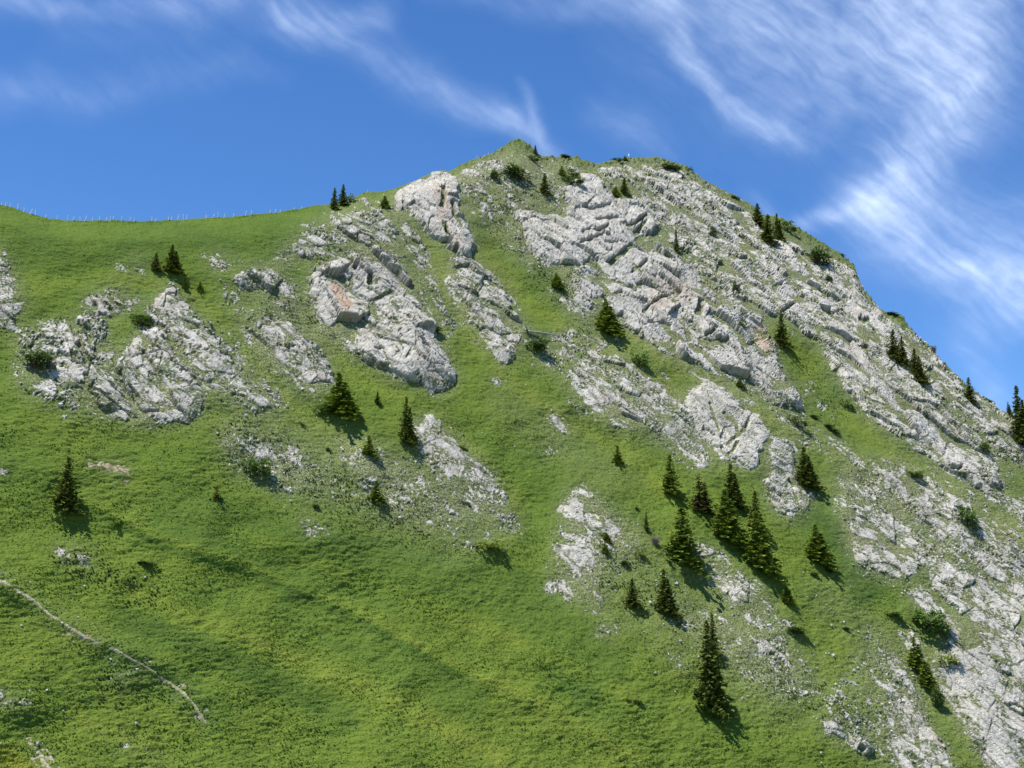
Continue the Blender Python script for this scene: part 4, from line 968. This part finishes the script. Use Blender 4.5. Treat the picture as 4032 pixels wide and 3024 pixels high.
# ------------------------------------------------------------------ pasture fence along the saddle and marker posts
def post_mesh(w=.11, h=1.2):
    V, T = [], []
    stick(V, T, (0, 0, -.4), (0, 0, h * .96), w * .62, w * .55, 6); stick(V, T, (0, 0, h * .96), (0, 0, h), w * .55, w * .2, 6)
    return make_mesh('fence_post', np.array(V), tris=T, mat=M_POST)
PM = post_mesh(.22)
FX = [5, 20, 40, 70, 95, 120, 139, 178, 225, 268, 287, 316, 335, 364, 392, 418, 434, 444, 479, 511, 529, 598, 614, 664, 675, 699, 723, 733, 811, 838, 858, 883, 920, 967, 990, 1064, 1083, 1104, 1158, 1188]
FH = [7, 13, 11, 15, 8, 13, 16, 9, 14, 15, 12, 12, 15, 8, 12, 8, 13, 13, 14, 12, 8, 13, 5, 12, 10, 16, 16, 12, 8, 11, 16, 10, 7, 12, 13, 8, 9, 5, 6, 7]
fence = bpy.data.objects.new('pasture_fence', None); COL.objects.link(fence)
fp = at(600, skyline(600)); fence.location = (float(fp[0]), float(fp[1]), float(fp[2]))
tag(fence, 'line of pale leaning fence posts along the grassy saddle skyline', 'fence')
rr2 = random.Random(2)
for x, hp in zip(FX, FH):
    Pp = at(x, skyline(x) + 1); s = math.hypot(Pp[0], Pp[1]) / F
    o = link('fence_post', PM, fence)
    o.location = (float(Pp[0] - fp[0]), float(Pp[1] - fp[1]), float(Pp[2] - fp[2]))
    k = (hp + 6) * s / 1.2
    o.scale = (1, 1, k)
    lean = rr2.choice((0, 0, 0, .1, .15, -.1, .25)) if x not in (120, 838) else .4
    o.rotation_euler = (0, lean, 0)
for x, hp, lb in ((1447, 14, 'thin pole on the grassy ridge hump right of the three ridge trees'), (1877, 12, 'tiny thin post on the left shoulder of the peak, left of two'), (1922, 10, 'tiny thin post on the left shoulder of the peak, right of two')):
    Pp = at(x, skyline(x) + 1); s = math.hypot(Pp[0], Pp[1]) / F
    o = link('marker_stake', PM, None, [float(v) for v in Pp]); o.scale = (.6, .6, (hp + 4) * s / 1.2); o.rotation_euler = (0, .1, 0)
    tag(o, lb, 'post')
# summit marker: a white board on a pole
Pp = at(2478, 624); s = math.hypot(Pp[0], Pp[1]) / F
sm = bpy.data.objects.new('summit_marker', None); COL.objects.link(sm); sm.location = [float(v) for v in Pp]
tag(sm, 'white upright summit marker post standing on the skyline of the highest rocks', 'marker post')
V, T = [], []; hh = 21 * s; stick(V, T, (0, 0, -.5), (-.12, 0, hh), .22, .16, 8)
link('pole', make_mesh('pole', np.array(V), tris=T, mat=mat_simple('white_paint', [(0, (.78, .79, .80)), (1, (.85, .85, .85))])), sm)
V, T = [], []; stick(V, T, (-.12, 0, hh * .45), (-.16, 0, hh * .97), .36, .34, 8)
link('sleeve', make_mesh('sleeve', np.array(V), tris=T, mat=sm.children[0].data.materials[0]), sm)

# ------------------------------------------------------------------ loose stones and boulders
def stone_arrays(r, rs):
    ph_ = (1 + 5 ** .5) / 2
    v = np.array([(-1, ph_, 0), (1, ph_, 0), (-1, -ph_, 0), (1, -ph_, 0), (0, -1, ph_), (0, 1, ph_), (0, -1, -ph_), (0, 1, -ph_), (ph_, 0, -1), (ph_, 0, 1), (-ph_, 0, -1), (-ph_, 0, 1)]) / 1.9
    return v * rs.uniform(.65, 1.25, (12, 1)) * r * rs.uniform(.7, 1.3, (1, 3))
IF = np.array([(0, 11, 5), (0, 5, 1), (0, 1, 7), (0, 7, 10), (0, 10, 11), (1, 5, 9), (5, 11, 4), (11, 10, 2), (10, 7, 6), (7, 1, 8), (3, 9, 4), (3, 4, 2), (3, 2, 6), (3, 6, 8), (3, 8, 9), (4, 9, 5), (2, 4, 11), (6, 2, 10), (8, 6, 7), (9, 8, 1)])
rs = np.random.default_rng(3)
zones = [((850, 1650, 2050, 2150), .16), ((2150, 1950, 2700, 2420), .22), ((2500, 2250, 3300, 2900), .22), ((3150, 2250, 3650, 3024), .25), ((0, 2250, 1000, 3024), .10), ((2000, 1300, 2900, 1900), .12), ((100, 1300, 1100, 1700), .12), ((3200, 1900, 4032, 2400), .2), ((1900, 650, 2350, 1200), .1), ((500, 1000, 1300, 1400), .08)]
SV, ST = [], []; nst = 0
for (xa_, ya_, xb_, yb_), dens in zones:
    n = int((xb_ - xa_) * (yb_ - ya_) / 1000 * dens * 7)
    for k in range(n):
        x = rs.uniform(xa_, xb_); y = rs.uniform(ya_, yb_)
        dd = samp(dry, np.array([x]), np.array([y]))[0]
        if rs.random() > .06 + dd * 1.1: continue
        if y < skyline(x) + 15: continue
        r = .10 + .22 * rs.random() ** 3 + (.3 if rs.random() < .05 else 0)
        Pp = at(x, y) + NRM * .2
        SV.append(stone_arrays(r, rs) + Pp); ST.append(IF + nst * 12); nst += 1
o = link('loose_stones', make_mesh('loose_stones', np.concatenate(SV), tris=np.concatenate(ST), mat=M_STONE, flat=True))
tag(o, 'small pale stones strewn over the turf below the outcrops', kind='stuff')
for x, y, rpx, lb in ((1206, 2695, 8, 'single white stone lying alone in the lower left centre meadow'), (2560, 2375, 14, 'pale boulder between the pair of small spruces below the grove'), (3252, 2575, 9, 'left of two white stones side by side below the low spreading shrub'), (3280, 2583, 13, 'right and larger of two white stones below the low spreading shrub'),
                      (3378, 2632, 9, 'white stone in the stony turf left of the conifer strip'), (1980, 2172, 12, 'white stone touching the low broad bush at its right'), (85, 2465, 9, 'small white stone alone below the path at the left edge'), (2612, 1422, 8, 'small pale stone lying on the upper green ramp'), (570, 2275, 8, 'pale stone below the low dark shrub in the lower left meadow'), (535, 2850, 11, 'white stone among yellow flowers in the lower left'), (185, 2720, 9, 'white flat stone in the turf near the bottom left corner')):
    Pp = at(x, y); r = rpx * math.hypot(*Pp) / F * .62
    o = link('boulder', make_mesh('boulder', stone_arrays(r, rs), tris=IF, mat=M_STONE, flat=True), None, [float(v) for v in Pp + NRM * r * .4])
    tag(o, lb, 'boulder', 'single pale stones in the turf')

# ------------------------------------------------------------------ herb tufts and flowers
def tufts(name, label, n, mat, size, zone, seed, hfac=1.0, dens=None):
    rs = np.random.default_rng(seed)
    px = rs.uniform(zone[0], zone[2], n); py = rs.uniform(zone[1], zone[3], n)
    keep = py > skyline(px) + 8
    if dens is not None: keep &= rs.random(n) < dens(px, py)
    px, py = px[keep], py[keep]; n = len(px)
    fc = np.interp(px, colx, np.arange(NC)); c = fc.astype(int); a = (fc - c)[:, None]
    tt = (py - VB) / (skyline(px) - VB) * (NR - 1); r = np.clip(tt.astype(int), 0, NR - 2); b = (tt - r)[:, None]
    g = ground
    P = (g[r, c] * (1 - a) + g[r, c + 1] * a) * (1 - b) + (g[r + 1, c] * (1 - a) + g[r + 1, c + 1] * a) * b
    sz = size * rs.uniform(.6, 1.5, n)[:, None]
    V = []; T = []; A = []
    k = 4
    for j in range(k):
        an = rs.uniform(0, 6.283, n)[:, None]
        s = np.concatenate([np.cos(an), np.sin(an), 0 * an], 1)
        tipv = np.concatenate([np.cos(an + 1.6) * .6, np.sin(an + 1.6) * .6, np.full((n, 1), 1.0) * hfac], 1)
        V += [P - s * sz * .55 - np.array((0, 0, .12)), P + s * sz * .55 - np.array((0, 0, .12)), P + tipv * sz]
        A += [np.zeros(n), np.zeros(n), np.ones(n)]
        o = np.arange(n) + 3 * j * n
        T.append(np.stack([o, o + n, o + 2 * n], -1))
    me = make_mesh(name, np.concatenate(V), tris=np.concatenate(T), mat=mat, flat=True, attrs={'tip': np.concatenate(A)})
    o = link(name, me); tag(o, label, kind='stuff'); return o
def rockless(px, py): return np.clip(1.1 - samp(cov_t, px, py) * 1.8, 0, 1)
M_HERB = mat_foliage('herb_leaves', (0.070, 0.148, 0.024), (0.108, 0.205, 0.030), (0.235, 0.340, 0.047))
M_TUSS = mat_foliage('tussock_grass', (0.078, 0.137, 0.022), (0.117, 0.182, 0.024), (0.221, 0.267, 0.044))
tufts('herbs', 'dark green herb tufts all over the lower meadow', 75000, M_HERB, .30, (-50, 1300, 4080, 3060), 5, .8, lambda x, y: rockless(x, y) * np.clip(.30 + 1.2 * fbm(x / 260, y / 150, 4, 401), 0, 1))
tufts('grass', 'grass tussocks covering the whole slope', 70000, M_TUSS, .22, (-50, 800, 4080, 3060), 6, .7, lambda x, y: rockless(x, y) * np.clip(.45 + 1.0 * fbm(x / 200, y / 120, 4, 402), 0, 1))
heath = blur(strokes([(.9, 110, [(2080, 700), (2000, 860), (2080, 960), (2280, 1120)]), (.5, 60, [(1900, 690), (1960, 780)]), (.6, 50, [(1060, 1190), (1180, 1260), (1230, 1280)]), (.6, 40, [(1240, 1000), (1420, 960)]), (.7, 22, [(1950, 640), (2050, 580), (2160, 640), (2300, 655), (2450, 650), (2600, 640), (2760, 730), (3000, 880), (3200, 960)]),
  (.6, 50, [(3120, 1440), (3300, 1640)]), (.5, 60, [(2200, 1330), (2400, 1420), (2600, 1560)]), (.5, 60, [(300, 1300), (200, 1420)]), (.5, 40, [(230, 2200), (460, 2290), (620, 2370)]), (.4, 50, [(400, 2690), (520, 2740)]), (.45, 60, [(3350, 1880), (3600, 2000)]), (.5, 50, [(3050, 2650), (3200, 2740), (3400, 2860)]), (.4, 60, [(900, 1680), (1200, 1900), (1700, 2080)]), (.4, 70, [(2350, 2200), (2800, 2500)])]), 8.0)
M_HEATH = mat_foliage('heath_twigs', (.034, .055, .017), (.066, .094, .027), (.120, .140, .045))
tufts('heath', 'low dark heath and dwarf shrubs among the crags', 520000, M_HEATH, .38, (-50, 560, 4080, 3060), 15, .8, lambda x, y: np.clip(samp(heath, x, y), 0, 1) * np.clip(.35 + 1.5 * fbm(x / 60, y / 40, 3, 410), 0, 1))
M_YEL = mat_simple('yellow_petals', [(0, (.42, .36, .02)), (1, (.55, .48, .04))])
tufts('wildflowers', 'yellow wildflowers in the bottom left corner of the meadow', 1500, M_YEL, .16, (-40, 2860, 170, 3060), 8, .8, lambda x, y: np.clip((y - 2930 - (x * .75)) / 60 + .9, 0, 1))
tufts('yellow_flowers', 'scattered yellow flowers along the low rib in the lower left', 500, M_YEL, .14, (150, 2650, 700, 3050), 9, .8, lambda x, y: np.exp(-((y - 2640 - x * .52) / 45) ** 2))
M_WHI = mat_simple('white_petals', [(0, (.62, .64, .55)), (1, (.75, .76, .7))])
tufts('white_flowers', 'tiny white flower heads sprinkled over the lower left meadow', 320, M_WHI, .13, (0, 2500, 1100, 3050), 10, .6)

# ------------------------------------------------------------------ cirrus: thin ice-cloud sheets nine kilometres up
M_CL = NT('cirrus_ice')
den = M_CL.attr('veil')
tl = M_CL.n('ShaderNodeBsdfTranslucent'); tl.inputs[0].default_value = (.50, .57, .66, 1)
df = M_CL.n('ShaderNodeBsdfDiffuse'); df.inputs[0].default_value = (.50, .57, .66, 1)
tp = M_CL.n('ShaderNodeBsdfTransparent')
m1 = M_CL.n('ShaderNodeMixShader'); m1.inputs[0].default_value = .12; M_CL.lk(tl.outputs[0], m1.inputs[1]); M_CL.lk(df.outputs[0], m1.inputs[2])
m2 = M_CL.n('ShaderNodeMixShader'); M_CL.lk(den, m2.inputs[0]); M_CL.lk(tp.outputs[0], m2.inputs[1]); M_CL.lk(m1.outputs[0], m2.inputs[2])
M_CL.lk(m2.outputs[0], M_CL.out.inputs[0]); M_CL = M_CL.m

def seg_field(X, Y, pts, w, s):
    """soft stroke along a polyline; w and s are per point"""
    out = np.zeros_like(X)
    for i in range(len(pts) - 1):
        (x1, y1), (x2, y2) = pts[i], pts[i + 1]
        dx, dy = x2 - x1, y2 - y1; l2 = dx * dx + dy * dy
        tt = np.clip(((X - x1) * dx + (Y - y1) * dy) / l2, 0, 1)
        d = np.hypot(X - x1 - tt * dx, Y - y1 - tt * dy)
        ww = w[i] * (1 - tt) + w[i + 1] * tt; ss = s[i] * (1 - tt) + s[i + 1] * tt
        out = np.maximum(out, ss * np.exp(-(d / ww) ** 2))
    return out

def cirrus(label, box, fn, alt, step=9, seed=0):
    xs = np.arange(box[0], box[2], step); ys = np.arange(box[3], box[1], -step)
    X, Yp = np.meshgrid(xs, ys)
    wx = 38 * fbm(X / 300, Yp / 300, 5, seed + 1, .45); wy = 38 * fbm(X / 300, Yp / 300, 5, seed + 5, .45)
    D = fn(X + wx, Yp + wy)
    an = math.radians(38)
    u = (X + wx) * math.cos(an) + (Yp + wy) * math.sin(an); v = -(X + wx) * math.sin(an) + (Yp + wy) * math.cos(an)
    wisp = np.clip(.5 + .48 * fbm(u / 360, v / 80, 6, seed + 11, .62) + .26 * fbm(u / 200, v / 24, 4, seed + 31, .6), 0, 1.3) ** 1.3 * 1.2
    puff = .5 + .5 * fbm(X / 120 + wx / 60, Yp / 90, 5, seed + 17, .58)
    D = D * (0.30 + .85 * wisp) * (.62 + .65 * puff)
    edge = smooth(0, 220, X - box[0]) * smooth(0, 220, box[2] - X) * smooth(0, 120, Yp - box[1] + 0) * smooth(0, 100, box[3] - Yp)
    D = D * edge * .78; D = D / (1 + .42 * D)
    Xr, Zr = ray(X, Yp)
    k = alt / Zr
    Vt = np.stack([Xr * k, k, Zr * k + 0 * k], -1)
    nr, nc = X.shape
    qd = grid_quads(nr, nc); df_ = D.ravel()
    qd = qd[df_[qd].max(1) > .004]
    u_, inv = np.unique(qd.ravel(), return_inverse=True)
    o = link('cirrus_cloud', make_mesh('cirrus_cloud', Vt.reshape(-1, 3)[u_], inv.reshape(-1, 4), mat=M_CL, flat=False, attrs={'veil': df_[u_]}))
    tag(o, label, 'cloud', 'cirrus clouds in the blue sky')
    o.visible_shadow = True
    return o

def big_cloud(X, Y):
    d = seg_field(X, Y, [(2950, -500), (3000, -120), (3150, 150), (3300, 330)], [420, 400, 300, 190], [.5, .52, .46, .34])
    d = np.maximum(d, seg_field(X, Y, [(3700, -500), (3650, -100), (3620, 150), (3700, 330)], [430, 400, 330, 220], [.75, .75, .8, .5]))
    d = d + seg_field(X, Y, [(2300, -120), (2620, 20), (2700, 200), (2850, 400), (3050, 520), (3200, 570)], [90, 80, 48, 50, 55, 50], [.30, .35, .30, .36, .36, .12])
    d = d + seg_field(X, Y, [(3820, 300), (3680, 540), (3520, 690), (3440, 790)], [140, 120, 100, 100], [.38, .40, .48, .50])
    d = d + seg_field(X, Y, [(3440, 800), (3290, 850), (3080, 880), (2960, 800)], [60, 40, 30, 40], [.36, .44, .25, .08])
    d = d + seg_field(X, Y, [(3460, 830), (3540, 930), (3700, 1030), (3880, 1090), (4150, 1170), (4500, 1300)], [130, 120, 100, 90, 95, 120], [.46, .52, .64, .72, .75, .7])
    d = d + seg_field(X, Y, [(3600, 800), (3850, 920), (4300, 1000)], [190, 160, 170], [.30, .26, .45])
    d = d + seg_field(X, Y, [(4080, 1200), (3850, 1290), (3800, 1360)], [80, 110, 80], [.28, .20, .05])
    d = d + seg_field(X, Y, [(3800, 1380), (3920, 1540), (3960, 1640)], [50, 60, 50], [.10, .2, .1])
    return d * 1.0
def mid_cloud(X, Y):
    return .72 * mid_cloud_(X, Y)
def mid_cloud_(X, Y):
    d = seg_field(X, Y, [(1000, -80), (1060, 20), (1250, 80), (1480, 60)], [110, 80, 75, 60], [.38, .36, .34, .3])
    d = d + seg_field(X, Y, [(1150, 80), (1400, 180), (1650, 310), (1870, 420), (1990, 450), (2120, 540), (2190, 590)], [70, 75, 70, 60, 46, 50, 40], [.26, .24, .28, .42, .68, .38, .16])
    d = d + seg_field(X, Y, [(2040, 320), (2110, 440), (2150, 540), (2160, 610)], [22, 26, 28, 40], [.10, .30, .26, .2])
    d = d + seg_field(X, Y, [(2380, 440), (2470, 500), (2620, 600)], [70, 80, 60], [.12, .2, .10])
    d = d + seg_field(X, Y, [(1700, -100), (2000, 20), (2350, 10), (2600, 60)], [80, 60, 60, 60], [.15, .12, .3, .3])
    return d
def left_cloud(X, Y):
    return .58 * left_cloud_(X, Y)
def left_cloud_(X, Y):
    d = seg_field(X, Y, [(-400, -120), (60, 0), (200, 30), (340, 40), (600, 10), (900, -20)], [90, 55, 50, 40, 70, 80], [.5, .48, .42, .2, .28, .38])
    d = d + seg_field(X, Y, [(-400, 330), (0, 365), (340, 370), (700, 300), (960, 260), (1130, 310)], [80, 70, 70, 60, 55, 40], [.28, .26, .20, .14, .12, .03])
    d = d + seg_field(X, Y, [(300, 120), (650, 100), (900, 150)], [120, 110, 90], [.08, .12, .05])
    return d
cirrus('big bright curling cirrus cloud at the right, bending down behind the right ridge', (2150, -560, 4700, 1800), big_cloud, 9000, 6.5, 100)
cirrus('thin streaky cirrus with a small bright knot directly above the pointed peak', (760, -300, 2900, 760), mid_cloud, 9300, 8, 200)
cirrus('faint cirrus wisps high over the saddle in the upper left of the sky', (-600, -300, 1350, 700), left_cloud, 9600, 10, 300)
